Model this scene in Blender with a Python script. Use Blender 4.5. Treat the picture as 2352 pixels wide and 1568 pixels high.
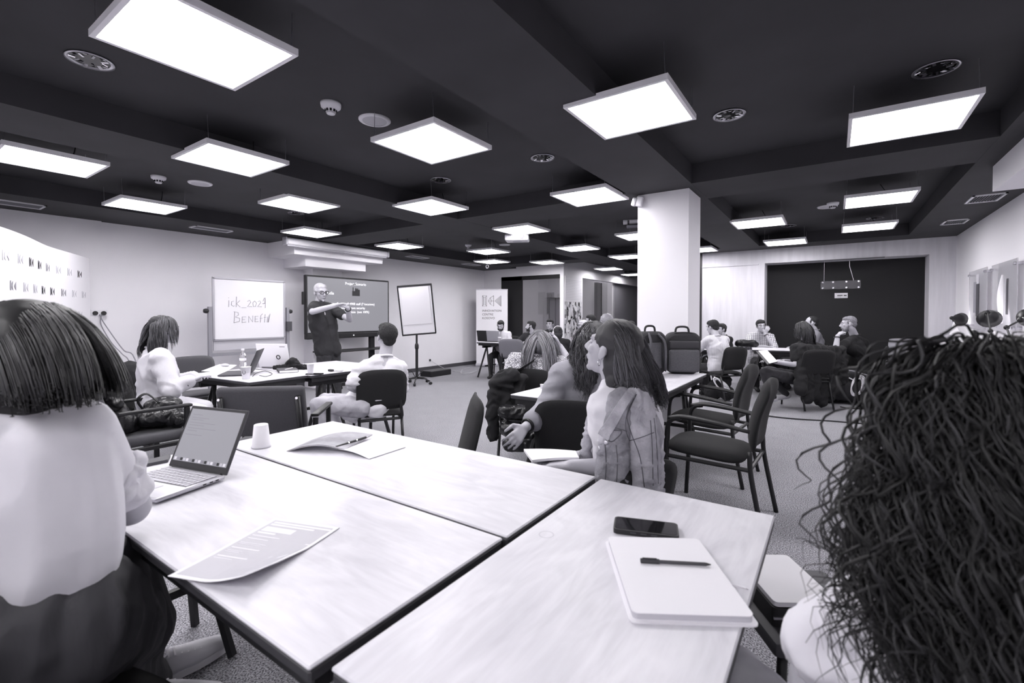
import bpy, bmesh, math, random
import numpy as np
from mathutils import Vector as V, Matrix as M, noise as mnoise
random.seed(7)
S = bpy.context.scene
for o in list(bpy.data.objects): bpy.data.objects.remove(o)
COL = S.collection
PI = math.pi
# ---------------------------------------------------------------- camera
YAW, PIT, FPX, CX, CY, CH = math.radians(34.5), math.radians(1.10), 1077.0, 1176.0, 744.4, 1.30
cam = bpy.data.cameras.new('camera'); camo = bpy.data.objects.new('camera', cam); COL.objects.link(camo)
cam.sensor_width = 36.0; cam.lens = FPX/2352*36.0
cam.shift_y = -(784-CY)/2352
cam.clip_start = 0.02; cam.clip_end = 80
camo.location = (0, 0, CH); camo.rotation_euler = (PI/2-PIT, 0, YAW)
cam.dof.use_dof = True; cam.dof.focus_distance = 4.0; cam.dof.aperture_fstop = 4.0
S.camera = camo
# ---------------------------------------------------------------- world, exposure
W = bpy.data.worlds.new('world'); S.world = W; W.use_nodes = True
W.node_tree.nodes['Background'].inputs[0].default_value = (0.80, 0.80, 0.86, 1)
W.node_tree.nodes['Background'].inputs[1].default_value = 0.25
S.view_settings.view_transform = 'Standard'; S.view_settings.look = 'None'
S.view_settings.gamma = 1.0; S.view_settings.use_curve_mapping = False
S.view_settings.exposure = 0.0
PANEL_POWER = 24.5
# ---------------------------------------------------------------- measuring tools: a point of the place seen at a pixel, on a known plane
FW = V((-math.sin(YAW)*math.cos(PIT), math.cos(YAW)*math.cos(PIT), -math.sin(PIT)))
RT = V((math.cos(YAW), math.sin(YAW), 0)); UP = RT.cross(FW); CAM = V((0, 0, CH))
def ray(x, y): return RT*((x-CX)/FPX)-UP*((y-CY)/FPX)+FW
def onz(x, y, z): r = ray(x, y); return CAM+r*((z-CH)/r.z)
def onx(x, y, X): r = ray(x, y); return CAM+r*(X/r.x)
def ony(x, y, Y): r = ray(x, y); return CAM+r*(Y/r.y)
def dep(x, y, d): return CAM+ray(x, y)*d
# ---------------------------------------------------------------- materials (photograph is cool black and white)
def tint(g):
    if isinstance(g, (tuple, list)): return (g[0], g[1], g[2], 1)
    return (g*0.995, g*0.98, min(1, g*(1+0.13*(1-g))), 1)
MATS = {}
def mat(name, g=0.5, rough=0.6, metal=0.0, var=0.0, vscale=8.0, bump=0.0, bscale=40.0, stretch=None, emit=None, estr=1.0, alpha=None, trans=0.0, ior=1.45, spec=0.5, sheen=0.0, coat=0.0, detail=4.0):
    if name in MATS: return MATS[name]
    m = bpy.data.materials.new(name); m.use_nodes = True; MATS[name] = m
    nt = m.node_tree; b = nt.nodes['Principled BSDF']
    b.inputs['Base Color'].default_value = tint(g); b.inputs['Roughness'].default_value = rough
    b.inputs['Metallic'].default_value = metal; b.inputs['Specular IOR Level'].default_value = spec
    b.inputs['IOR'].default_value = ior; b.inputs['Transmission Weight'].default_value = trans
    if sheen: b.inputs['Sheen Weight'].default_value = sheen
    if coat: b.inputs['Coat Weight'].default_value = coat
    if alpha is not None: b.inputs['Alpha'].default_value = alpha
    if emit is not None:
        b.inputs['Emission Color'].default_value = tint(emit); b.inputs['Emission Strength'].default_value = estr
    if var or bump:
        tc = nt.nodes.new('ShaderNodeTexCoord'); mp = nt.nodes.new('ShaderNodeMapping')
        nt.links.new(tc.outputs['Object'], mp.inputs['Vector'])
        if stretch: mp.inputs['Scale'].default_value = stretch
    if var:
        n = nt.nodes.new('ShaderNodeTexNoise'); n.inputs['Scale'].default_value = vscale; n.inputs['Detail'].default_value = detail
        nt.links.new(mp.outputs['Vector'], n.inputs['Vector'])
        r = nt.nodes.new('ShaderNodeValToRGB'); r.color_ramp.elements[0].position = 0.28; r.color_ramp.elements[1].position = 0.72
        r.color_ramp.elements[0].color = tint(max(0, g*(1-var))); r.color_ramp.elements[1].color = tint(min(1, g*(1+var)))
        nt.links.new(n.outputs['Fac'], r.inputs['Fac']); nt.links.new(r.outputs['Color'], b.inputs['Base Color'])
    if bump:
        n2 = nt.nodes.new('ShaderNodeTexNoise'); n2.inputs['Scale'].default_value = bscale; n2.inputs['Detail'].default_value = 3
        nt.links.new(mp.outputs['Vector'], n2.inputs['Vector'])
        bp = nt.nodes.new('ShaderNodeBump'); bp.inputs['Strength'].default_value = min(1, bump); bp.inputs['Distance'].default_value = 0.01
        nt.links.new(n2.outputs['Fac'], bp.inputs['Height']); nt.links.new(bp.outputs['Normal'], b.inputs['Normal'])
    return m
mat('wall', 0.78, 0.85, var=0.03, vscale=1.5, bump=0.15, bscale=120)
mat('wall_white', 0.80, 0.8); mat('wall_plaster', 0.60, 0.85, var=0.08, vscale=2.5, stretch=(6, 6, 0.5), bump=0.2, bscale=60)
mat('black_wall', 0.012, 0.8)
mat('ceiling_black', 0.036, 0.8, var=0.15, vscale=2.0)
mat('black_plastic', 0.014, 0.45)
mat('black_metal', 0.012, 0.4)
mat('black_fabric', 0.011, 0.95, var=0.3, vscale=300, bump=0.25, bscale=500, sheen=0.04)
mat('grey_fabric', 0.06, 0.95, var=0.18, vscale=260, bump=0.3, bscale=500, sheen=0.12)
mat('mid_grey_fabric', 0.30, 0.95, var=0.12, vscale=260, bump=0.3, bscale=500)
mat('white_plastic', 0.72, 0.4)
mat('paper', 0.74, 0.7)
mat('white_paint', 0.76, 0.5)
mat('steel', 0.55, 0.3, metal=1.0)
mat('chrome', 0.8, 0.12, metal=1.0)
mat('aluminium', 0.50, 0.35, metal=0.6)
mat('dark_grey', 0.06, 0.6)
mat('grey', 0.25, 0.6)
mat('light_grey', 0.5, 0.6)
mat('rubber', 0.02, 0.8)
mat('ink', 0.03, 0.6)
mat('panel_frame', 0.8, 0.4)
mat('panel_light', 0.9, 0.5, emit=(1, 0.975, 1.0), estr=PANEL_POWER)
mat('bulb', 0.9, 0.5, emit=(1, 0.98, 0.98), estr=70)
mat('leather_black', 0.012, 0.28, bump=0.3, bscale=60)
mat('glass', 0.95, 0.03, trans=1.0, ior=1.15, alpha=0.30)
mat('clear_plastic', 0.95, 0.06, trans=0.9, ior=1.25)
mat('edge_dark', 0.035, 0.5)
def carpet():
    m = mat('carpet', 0.22, 0.95); nt = m.node_tree; b = nt.nodes['Principled BSDF']
    tc = nt.nodes.new('ShaderNodeTexCoord')
    n1 = nt.nodes.new('ShaderNodeTexNoise'); n1.inputs['Scale'].default_value = 150; n1.inputs['Detail'].default_value = 2
    n2 = nt.nodes.new('ShaderNodeTexNoise'); n2.inputs['Scale'].default_value = 5; n2.inputs['Detail'].default_value = 5
    for n in (n1, n2): nt.links.new(tc.outputs['Object'], n.inputs['Vector'])
    r = nt.nodes.new('ShaderNodeValToRGB'); r.color_ramp.elements[0].position = 0.33; r.color_ramp.elements[1].position = 0.67
    r.color_ramp.elements[0].color = tint(0.04); r.color_ramp.elements[1].color = tint(0.45)
    nt.links.new(n1.outputs['Fac'], r.inputs['Fac'])
    mx = nt.nodes.new('ShaderNodeMixRGB'); mx.blend_type = 'OVERLAY'; mx.inputs['Fac'].default_value = 0.12
    nt.links.new(r.outputs['Color'], mx.inputs[1]); nt.links.new(n2.outputs['Fac'], mx.inputs[2]); nt.links.new(mx.outputs['Color'], b.inputs['Base Color'])
    bp = nt.nodes.new('ShaderNodeBump'); bp.inputs['Strength'].default_value = 0.6; bp.inputs['Distance'].default_value = 0.006
    nt.links.new(n1.outputs['Fac'], bp.inputs['Height']); nt.links.new(bp.outputs['Normal'], b.inputs['Normal'])
carpet()
def wood():
    m = mat('birch', 0.7, 0.38); nt = m.node_tree; b = nt.nodes['Principled BSDF']
    tc = nt.nodes.new('ShaderNodeTexCoord'); mp = nt.nodes.new('ShaderNodeMapping'); mp.inputs['Scale'].default_value = (2.2, 7.0, 1)
    nt.links.new(tc.outputs['Object'], mp.inputs['Vector'])
    n = nt.nodes.new('ShaderNodeTexNoise'); n.inputs['Scale'].default_value = 1.6; n.inputs['Detail'].default_value = 7; n.inputs['Distortion'].default_value = 1.6
    nt.links.new(mp.outputs['Vector'], n.inputs['Vector'])
    r = nt.nodes.new('ShaderNodeValToRGB'); r.color_ramp.elements[0].position = 0.32; r.color_ramp.elements[1].position = 0.66
    r.color_ramp.elements[0].color = tint(0.53); r.color_ramp.elements[1].color = tint(0.645)
    nt.links.new(n.outputs['Fac'], r.inputs['Fac'])
    w = nt.nodes.new('ShaderNodeTexNoise'); w.inputs['Scale'].default_value = 30; mp2 = nt.nodes.new('ShaderNodeMapping'); mp2.inputs['Scale'].default_value = (0.25, 3, 1)
    nt.links.new(tc.outputs['Object'], mp2.inputs['Vector']); nt.links.new(mp2.outputs['Vector'], w.inputs['Vector'])
    mx = nt.nodes.new('ShaderNodeMixRGB'); mx.blend_type = 'SOFT_LIGHT'; mx.inputs['Fac'].default_value = 0.22
    nt.links.new(r.outputs['Color'], mx.inputs[1]); nt.links.new(w.outputs['Fac'], mx.inputs[2]); nt.links.new(mx.outputs['Color'], b.inputs['Base Color'])
    b.inputs['Specular IOR Level'].default_value = 0.4
wood()
def ramp_pattern(name, kind, scale, cols, rough=0.8, pos=None, stretch=None, detail=3):
    """procedural print: a ramp over noise / voronoi / wave"""
    m = mat(name, 0.5, rough); nt = m.node_tree; b = nt.nodes['Principled BSDF']
    tc = nt.nodes.new('ShaderNodeTexCoord'); mp = nt.nodes.new('ShaderNodeMapping'); nt.links.new(tc.outputs['Object'], mp.inputs['Vector'])
    if stretch: mp.inputs['Scale'].default_value = stretch
    if kind == 'voronoi': n = nt.nodes.new('ShaderNodeTexVoronoi'); out = 'Distance'
    elif kind == 'cell': n = nt.nodes.new('ShaderNodeTexVoronoi'); n.distance = 'CHEBYCHEV'; out = 'Color'
    else: n = nt.nodes.new('ShaderNodeTexNoise'); n.inputs['Detail'].default_value = detail; out = 'Fac'
    n.inputs['Scale'].default_value = scale; nt.links.new(mp.outputs['Vector'], n.inputs['Vector'])
    r = nt.nodes.new('ShaderNodeValToRGB'); e = r.color_ramp.elements
    pos = pos or [i/(len(cols)-1) for i in range(len(cols))]
    while len(e) < len(cols): e.new(0.5)
    for i, c in enumerate(cols): e[i].position = pos[i]; e[i].color = tint(c)
    if kind == 'cell':
        bw = nt.nodes.new('ShaderNodeRGBToBW'); nt.links.new(n.outputs[out], bw.inputs[0]); nt.links.new(bw.outputs[0], r.inputs['Fac'])
    else: nt.links.new(n.outputs[out], r.inputs['Fac'])
    nt.links.new(r.outputs['Color'], b.inputs['Base Color'])
    return m
# ---------------------------------------------------------------- mesh helpers
class MB:
    def __init__(s): s.v = []; s.f = []
    def add(s, vs, fs):
        o = len(s.v); s.v += [V(p) for p in vs]; s.f += [tuple(i+o for i in f) for f in fs]; return s
    def box(s, c, d, rz=0.0, R=None):
        R = R or M.Rotation(rz, 3, 'Z'); c = V(c); hx, hy, hz = d[0]/2, d[1]/2, d[2]/2
        vs = [c+R@V((x*hx, y*hy, z*hz)) for z in (-1, 1) for x, y in ((-1, -1), (1, -1), (1, 1), (-1, 1))]
        return s.add(vs, [(3, 2, 1, 0), (4, 5, 6, 7), (0, 1, 5, 4), (1, 2, 6, 5), (2, 3, 7, 6), (3, 0, 4, 7)])
    def b2(s, a, b):
        a, b = V(a), V(b); return s.box((a+b)/2, [abs(b[i]-a[i]) for i in range(3)])
    def rbox(s, c, d, r=0.01, seg=2, R=None, rz=0.0):
        R = R or M.Rotation(rz, 3, 'Z'); bm = bmesh.new(); bmesh.ops.create_cube(bm, size=1)
        for v in bm.verts: v.co = V((v.co.x*d[0], v.co.y*d[1], v.co.z*d[2]))
        bmesh.ops.bevel(bm, geom=bm.edges[:]+bm.verts[:], offset=min(r, min(d)*0.49), segments=seg, affect='EDGES', profile=0.5)
        bm.verts.index_update()
        s.add([V(c)+R@v.co for v in bm.verts], [tuple(v.index for v in f.verts) for f in bm.faces]); bm.free(); return s
    def cyl(s, p0, p1, r0, r1=None, n=12, caps=True):
        r1 = r0 if r1 is None else r1; p0, p1 = V(p0), V(p1); d = (p1-p0).normalized()
        a = d.orthogonal().normalized(); b = d.cross(a)
        vs = [p+(a*math.cos(2*PI*i/n)+b*math.sin(2*PI*i/n))*r for p, r in ((p0, r0), (p1, r1)) for i in range(n)]
        fs = [(i, (i+1) % n, n+(i+1) % n, n+i) for i in range(n)]
        if caps: fs += [tuple(range(n-1, -1, -1)), tuple(range(n, 2*n))]
        return s.add(vs, fs)
    def tube(s, pts, r, n=8, flat=1.0, caps=True):
        pts = [V(p) for p in pts]; k = len(pts); rr = r if isinstance(r, (list, tuple)) else [r]*k
        t = [(pts[min(i+1, k-1)]-pts[max(i-1, 0)]).normalized() for i in range(k)]
        a = t[0].orthogonal().normalized(); vs = []
        for i in range(k):
            a = (a-t[i]*a.dot(t[i])); a = a.normalized() if a.length > 1e-6 else t[i].orthogonal().normalized()
            b = t[i].cross(a)
            vs += [pts[i]+(a*math.cos(2*PI*j/n)+b*math.sin(2*PI*j/n)*flat)*rr[i] for j in range(n)]
        fs = [(i*n+j, i*n+(j+1) % n, (i+1)*n+(j+1) % n, (i+1)*n+j) for i in range(k-1) for j in range(n)]
        if caps: fs += [tuple(range(n-1, -1, -1)), tuple(range((k-1)*n, k*n))]
        return s.add(vs, fs)
    def lathe(s, prof, c=(0, 0, 0), n=24, R=None, caps=True):
        c = V(c); R = R or M.Identity(3); k = len(prof)
        vs = [c+R@V((r*math.cos(2*PI*j/n), r*math.sin(2*PI*j/n), z)) for r, z in prof for j in range(n)]
        fs = [(i*n+j, i*n+(j+1) % n, (i+1)*n+(j+1) % n, (i+1)*n+j) for i in range(k-1) for j in range(n)]
        if caps:
            if prof[0][0] > 1e-5: fs.append(tuple(range(n-1, -1, -1)))
            if prof[-1][0] > 1e-5: fs.append(tuple(range((k-1)*n, k*n)))
        return s.add(vs, fs)
    def prism(s, poly, h, o=(0, 0, 0), R=None):
        """poly in local xy, extruded by h along local z"""
        o = V(o); R = R or M.Identity(3); n = len(poly)
        vs = [o+R@V((x, y, z)) for z in (0, h) for x, y in poly]
        return s.add(vs, [tuple(range(n-1, -1, -1)), tuple(range(n, 2*n))]+[(i, (i+1) % n, n+(i+1) % n, n+i) for i in range(n)])
    def ell(s, c, r, R=None, u=14, v=9):
        c = V(c); R = R or M.Identity(3); r = (r, r, r) if isinstance(r, (int, float)) else r
        vs = [c+R@V((0, 0, -r[2]))]
        for i in range(1, v):
            t = PI*i/v-PI/2
            vs += [c+R@V((r[0]*math.cos(t)*math.cos(2*PI*j/u), r[1]*math.cos(t)*math.sin(2*PI*j/u), r[2]*math.sin(t))) for j in range(u)]
        vs.append(c+R@V((0, 0, r[2]))); L = len(vs)-1
        fs = [(0, 1+(j+1) % u, 1+j) for j in range(u)]
        fs += [(1+i*u+j, 1+i*u+(j+1) % u, 1+(i+1)*u+(j+1) % u, 1+(i+1)*u+j) for i in range(v-2) for j in range(u)]
        fs += [(L, 1+(v-2)*u+j, 1+(v-2)*u+(j+1) % u) for j in range(u)]
        return s.add(vs, fs)
    def cap(s, p0, r0, p1, r1, u=12):
        """tapered capsule"""
        p0, p1 = V(p0), V(p1); d = p1-p0
        if d.length < 1e-6: return s.ell(p0, r0, u=u)
        d.normalize(); a = d.orthogonal().normalized(); b = d.cross(a); vs = []; rings = []
        for p, r, ts in ((p0, r0, (-80, -50, -22, 0)), (p1, r1, (0, 22, 50, 80))):
            for t in ts: rings.append((p+d*(r*math.sin(math.radians(t))), r*math.cos(math.radians(t))))
        for c, r in rings: vs += [c+(a*math.cos(2*PI*j/u)+b*math.sin(2*PI*j/u))*r for j in range(u)]
        k = len(rings)
        fs = [(i*u+j, i*u+(j+1) % u, (i+1)*u+(j+1) % u, (i+1)*u+j) for i in range(k-1) for j in range(u)]
        fs += [tuple(range(u-1, -1, -1)), tuple(range((k-1)*u, k*u))]
        return s.add(vs, fs)
    def chain(s, pts, rs, u=12):
        for i in range(len(pts)-1): s.cap(pts[i], rs[i], pts[i+1], rs[i+1], u)
        return s
    def xf(s, mtx):
        s.v = [mtx @ p for p in s.v]; return s
    def join(s, o): return s.add(o.v, o.f)
    def obj(s, name, m, parent=None, smooth=False, loc=None, rz=0.0, auto=None):
        me = bpy.data.meshes.new(name); me.from_pydata([tuple(p) for p in s.v], [], s.f)
        if m is not None: me.materials.append(MATS[m] if isinstance(m, str) else m)
        me.update()
        if smooth or auto is not None:
            me.polygons.foreach_set('use_smooth', [True]*len(me.polygons))
            if auto is not None: me.set_sharp_from_angle(angle=math.radians(auto))
        ob = bpy.data.objects.new(name, me); COL.objects.link(ob)
        if parent is not None: ob.parent = parent
        if loc is not None: ob.location = loc
        if rz: ob.rotation_euler = (0, 0, rz)
        return ob
def tag(o, label, cat=None, group=None, kind=None):
    if label: o['label'] = label
    if cat: o['category'] = cat
    if group: o['group'] = group
    if kind: o['kind'] = kind
    return o
def empty(name, label, cat, loc=(0, 0, 0), rz=0.0, group=None):
    o = bpy.data.objects.new(name, None); COL.objects.link(o); o.location = loc; o.rotation_euler = (0, 0, rz)
    o.empty_display_size = 0.1
    return tag(o, label, cat, group)
def struct(mb, name, m, parent=None, auto=None):
    o = mb.obj(name, m, parent, auto=auto)
    if parent is None: o['kind'] = 'structure'
    return o
def dup(root, loc=None, rz=None, label=None):
    r = root.copy(); COL.objects.link(r)
    if loc is not None: r.location = loc
    if rz is not None: r.rotation_euler = (0, 0, rz)
    if label: r['label'] = label
    for ch in [c for c in root.children]:
        c = ch.copy(); COL.objects.link(c); c.parent = r
        for g in [q for q in ch.children]:
            d = g.copy(); COL.objects.link(d); d.parent = c
    return r
def text(body, size, m, parent=None, loc=(0, 0, 0), R=None, name='lettering', align='LEFT', spacing=1.0, ext=0.0008, font=None):
    cu = bpy.data.curves.new(name, 'FONT'); cu.body = body; cu.size = size; cu.align_x = align; cu.extrude = ext; cu.space_character = spacing
    ob = bpy.data.objects.new(name, cu); COL.objects.link(ob)
    dg = bpy.context.evaluated_depsgraph_get(); me = bpy.data.meshes.new_from_object(ob.evaluated_get(dg))
    bpy.data.objects.remove(ob); me.materials.clear(); me.materials.append(MATS[m])
    o = bpy.data.objects.new(name, me); COL.objects.link(o)
    mt = (R or M.Identity(3)).to_4x4(); mt.translation = V(loc)
    if parent is not None: o.parent = parent
    o.matrix_local = mt
    return o
def frame(xaxis, yaxis):
    """3x3 whose columns are x, y and x cross y"""
    x = V(xaxis).normalized(); y = V(yaxis); y = (y-x*y.dot(x)).normalized(); z = x.cross(y)
    return M((x, y, z)).transposed()
def smooth_path(pts, k=6):
    pts = [V(p) for p in pts]; P = [pts[0]*2-pts[1]]+pts+[pts[-1]*2-pts[-2]]; out = []
    for i in range(1, len(P)-2):
        for j in range(k):
            t = j/k; a, b, c, d = P[i-1], P[i], P[i+1], P[i+2]
            out.append(0.5*((2*b)+(c-a)*t+(2*a-5*b+4*c-d)*t*t+(3*b-a-3*c+d)*t**3))
    out.append(pts[-1]); return out
def rrect(w, h, r, n=5):
    pts = []
    for cx, cy, a0 in ((w/2-r, h/2-r, 0), (-w/2+r, h/2-r, 90), (-w/2+r, -h/2+r, 180), (w/2-r, -h/2+r, 270)):
        for i in range(n+1):
            a = math.radians(a0+90*i/n); pts.append((cx+r*math.cos(a), cy+r*math.sin(a)))
    return pts
# ================================================================ the room
HB, HC = 2.52, 2.70
XL, XR, YB, YN = -7.92, 1.54, 9.84, -1.6
YG = 10.17      # front of the glazed meeting room at the far left
XG = -5.46
struct(MB().b2((XL-0.2, YN-0.2, -0.1), (XR+0.2, 18.2, 0)), 'floor', 'carpet')
ceil = struct(MB().b2((XL-0.2, YN-0.2, HC), (XR+0.2, 18.2, HC+0.15)), 'ceiling', 'ceiling_black')
for a, b in (((-1.735, YN), (-1.105, 18)), ((-4.57, YN), (-3.96, 18)), ((XL, YN), (-6.86, YG)), ((0.92, YN), (XR, 7.05-1.4)), ((0.92, 5.65), (XR, YB))):
    MB().b2((a[0], a[1], HB), (b[0], b[1], HC+0.01)).obj('beam', 'ceiling_black', ceil)
for y0, y1, x0, x1 in ((4.545, 5.22, XL, 1.0), (9.29, 9.86, XL, XR), (-0.5, 0.1, XL, XR), (14.2, 14.8, XG, -2.1)):
    MB().b2((x0, y0, HB+0.001), (x1, y1, HC+0.01)).obj('beam', 'ceiling_black', ceil)
# left wall with the pilaster near the camera
wl = struct(MB().b2((XL-0.15, YN, 0), (XL, 18, HC)), 'wall_left', 'wall')
struct(MB().b2((XL, YN, 0), (XL+0.06, 2.02, HB)), 'wall_left_pilaster', 'wall')
struct(MB().b2((XL, 2.02, 0), (XL+0.015, YG, 0.085)), 'baseboard_left', 'dark_grey')
struct(MB().b2((XL-0.15, YN-0.15, 0), (XR+0.15, YN, HC)), 'wall_near', 'wall')
struct(MB().b2((XR, YN, 0), (XR+0.15, 18, HC)), 'wall_right', 'wall_white')
# stepped capital and pilaster behind the screen
cp = struct(MB().b2((XL, 4.86, 0), (-7.62, 5.46, 2.3)), 'wall_left_column', 'wall_white')
a = ony(786, 600, 5.5)
MB().b2((XL, 4.50, 2.12), (-7.27, 5.72, 2.30)).obj('capital_step', 'wall_white', cp)
MB().b2((XL, 4.22, 2.28), (-7.12, 6.0, HB)).obj('capital_step', 'wall_white', cp)
# back wall on the right: white frame round a deep black niche
n0 = ony(1756, 640, YB).x; n1 = ony(2134, 640, YB).x; nz = ony(1950, 594, YB).z
bx0 = ony(1613, 600, YB).x
wb = MB(); wb.b2((bx0, YB, 0), (n0, YB+0.45, HC)); wb.b2((n1, YB, 0), (XR+0.1, YB+0.45, HC)); wb.b2((n0, YB, nz), (n1, YB+0.45, HC))
wbk = struct(wb, 'wall_back', 'wall_plaster')
MB().b2((bx0, YB-0.02, nz-0.02), (n0-0.1, YB+0.001, nz+0.0)).obj('ledge', 'wall_plaster', wbk)
struct(MB().b2((n0-0.3, YB+0.42, 0), (n1+0.3, YB+0.5, HC)), 'wall_niche', 'black_wall')
struct(MB().b2((bx0, YB+0.45, 0), (bx0+0.1, 18, HC)), 'wall_corridor', 'dark_grey')
struct(MB().b2((XL, 17.9, 0), (bx0+0.1, 18.1, HC)), 'wall_far', 'light_grey')
struct(MB().b2((bx0-0.06, YB-0.02, 0), (bx0, YB+0.1, HC)), 'trim_1', 'black_metal')
# the free column
col = struct(MB().b2((-1.665, 4.69, 0), (-1.163, 5.16, HB+0.01)), 'column', 'wall_white')
struct(MB().b2((-1.685, 4.672, 0), (-1.143, 5.18, 0.07)), 'baseboard_column', 'grey')
# white duct box under the soffit on the right
dct = struct(MB().b2((1.06, 1.2, 2.315), (XR, 5.43, HB)), 'trim_2', 'wall_white')
struct(MB().b2((1.30, 1.2, 2.22), (XR, 5.43, 2.315)), 'trim_3', 'wall_white')
# meeting room with glass at the far left
g0, g1 = ony(1152, 700, YG).x, ony(1286, 700, YG).x
gz = ony(1220, 633, YG).z
gy0, gy1 = onx(1338, 700, XG).y, onx(1470, 700, XG).y
wg = MB(); wg.b2((XL, YG, 0), (g0, YG+0.15, HC)); wg.b2((g1, YG, 0), (XG, YG+0.15, HC)); wg.b2((g0, YG, gz), (g1, YG+0.15, HC)); wg.b2((g0, YG, 0), (g1, YG+0.15, 0.3))
struct(wg, 'wall_meeting_room', 'wall')
wg = MB(); wg.b2((XG-0.15, YG+0.151, 0), (XG, gy0, HC)); wg.b2((XG-0.15, gy0, gz-0.03), (XG, 17.9, HC)); wg.b2((XG-0.15, gy0, 0), (XG, 17.9, 0.3))
struct(wg, 'wall_meeting_side', 'wall')
struct(MB().b2((g0, YG+0.05, 0.3), (g1, YG+0.056, gz)), 'window_1', 'glass')
struct(MB().b2((XG-0.08, gy0, 0.3), (XG-0.074, 17.9, gz-0.03)), 'window_2', 'glass')
tr = MB(); gi = ony(1199, 700, YG).x
tr.b2((g0, YG-0.01, 0.3), (gi, YG+0.04, gz)); tr.b2((g0, YG-0.01, gz-0.1), (g1, YG+0.04, gz))
struct(tr, 'trim_4', 'black_wall')
# inside the meeting room
struct(MB().b2((XL, 13.6, 0), (XG-0.16, 13.7, HC)), 'wall_meeting_back', 'wall')
struct(MB().b2((XG-2.4, 13.75, 0), (XG-0.16, 17.9, HC)), 'wall_meeting_block', 'grey')
k0 = onx(1372, 700, XG-0.5).y; k1 = onx(1420, 700, XG-0.5).y
struct(MB().b2((XG-0.6, k0, 0), (XG-0.5, k1, 2.3)), 'wall_meeting_panel', 'black_wall')
for i, (u0, u1, v0, v1) in enumerate(((1211, 1231, 669, 722), (1255, 1272, 672, 722))):
    a, b = ony(u0, v0, 13.58), ony(u1, v1, 13.58)
    f = empty('wall_picture', ('dark framed chart seen through the meeting room glass, nearer the black band', 'dark framed chart behind glass beside the black easel')[i], 'picture', (a.x, 13.6, b.z))
    MB().b2((0, -0.03, 0), (b.x-a.x, -0.001, a.z-b.z)).obj('frame', 'grey', f); MB().b2((0.04, -0.035, 0.04), (b.x-a.x-0.04, -0.03, a.z-b.z-0.04)).obj('print', 'edge_dark', f)
a = ony(1288, 684, 12.2); b = ony(1262, 760, 12.2)
f = empty('easel', 'black easel board standing inside the glazed meeting room', 'easel', (b.x, 12.2, 0))
w = a.x-b.x
MB().b2((0, 0, 0.75), (w, 0.03, a.z)).obj('board', 'grey', f)
for u in (0, w): MB().cyl((u, -0.02, 0), (u, -0.02, a.z), 0.02).obj('leg', 'black_metal', f)
MB().b2((0, -0.04, 0.72), (w, 0.02, 0.76)).obj('tray', 'black_metal', f)
MB().b2((0, -0.04, a.z-0.03), (w, 0.02, a.z+0.01)).obj('rail', 'black_metal', f)
mat('spot', 0.9, 0.5, emit=(1, 0.98, 1), estr=90)
for i, (x, y) in enumerate(((-6.9, 12.9), (-6.1, 12.0), (-7.2, 11.2), (-5.9, 13.2))):
    e = empty('recessed_spotlight', ('small bright ceiling spot over the framed charts', 'small bright ceiling spot above the easel', 'small ceiling spot near the black band in the meeting room', 'small ceiling spot at the back of the meeting room')[i], 'spotlight', (x, y, HC))
    MB().lathe([(0.06, -0.002), (0.075, -0.006), (0.075, 0)], n=20, caps=False).obj('rim', 'steel', e, smooth=True); MB().lathe([(0.0, -0.0022), (0.06, -0.002)], n=20, caps=False).obj('bulb', 'spot', e)
# poster and picture collage on the corner pillar
p0 = onx(1297, 700, XG).y; p1 = onx(1337, 700, XG).y
zt, zm, zb = onx(1300, 633, XG+0.01).z, onx(1300, 692, XG+0.01).z, onx(1300, 775, XG+0.01).z
ps = tag(MB().b2((XG+0.001, p0, zm), (XG+0.012, p1, zt)).obj('list_poster', 'paper'), 'tall white list poster with faint lines on the corner pillar', 'poster')
for i in range(13):
    z = zt-0.1-i*(zt-zm-0.12)/13
    MB().b2((XG+0.012, p0+0.04, z), (XG+0.0135, p1-0.05-0.1*(i*7 % 5)/5, z+0.008)).obj('text_line', 'light_grey', ps)
ramp_pattern('collage', 'cell', 9.0, [0.02, 0.75, 0.08, 0.7, 0.3, 0.8], 0.7, [0.28, 0.40, 0.46, 0.55, 0.62, 0.7], stretch=(1, 1.6, 1))
tag(MB().b2((XG+0.001, p0, zb), (XG+0.012, p1, zm-0.005)).obj('photo_collage', 'collage'), 'busy black and white photo collage below the list poster', 'poster')
# power sockets and their cords
def socket(p, n, label, sz=0.085):
    e = empty('wall_socket', label, 'socket', p); R = frame(V((0, 0, 1)).cross(V(n)), (0, 0, 1))
    MB().rbox((0, 0, 0.004), (sz*2 if sz > 0.08 else sz, sz, 0.008), 0.003, R=R).obj('plate', 'white_plastic', e)
    for u in ((-sz*0.5, sz*0.5) if sz > 0.08 else (0,)):
        MB().cyl(R@V((u, 0, 0.006)), R@V((u, 0, 0.02)), 0.028).obj('plug', 'black_plastic', e)
    return e
sk = onx(228, 719, XL+0.06)
socket(sk, (1, 0, 0), 'double wall socket with two black plugs beside the logo backdrop')
for i, (q, lab) in enumerate((((238, 740, 262, 775, 285, 805, 310, 825), 'slack grey cord from the wall socket down to the chairs, upper one'), ((232, 745, 255, 785, 280, 812, 300, 838), 'slack grey cord from the wall socket down to the chairs, lower one'))):
    pts = [sk+V((0.02, 0.02*i, -0.02))]+[onx(q[j], q[j+1], XL+0.2+0.06*j) for j in range(0, 8, 2)]
    pts.append(V((pts[-1].x+0.1, pts[-1].y+0.1, 0.02)))
    tag(MB().tube(smooth_path(pts, 5), 0.007, 6).obj('power_cord', 'grey', smooth=True), lab, 'cord')
s2 = onx(987, 827, XL)
socket(s2, (1, 0, 0), 'small white wall socket near the floor behind the flip chart', 0.07)
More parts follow.
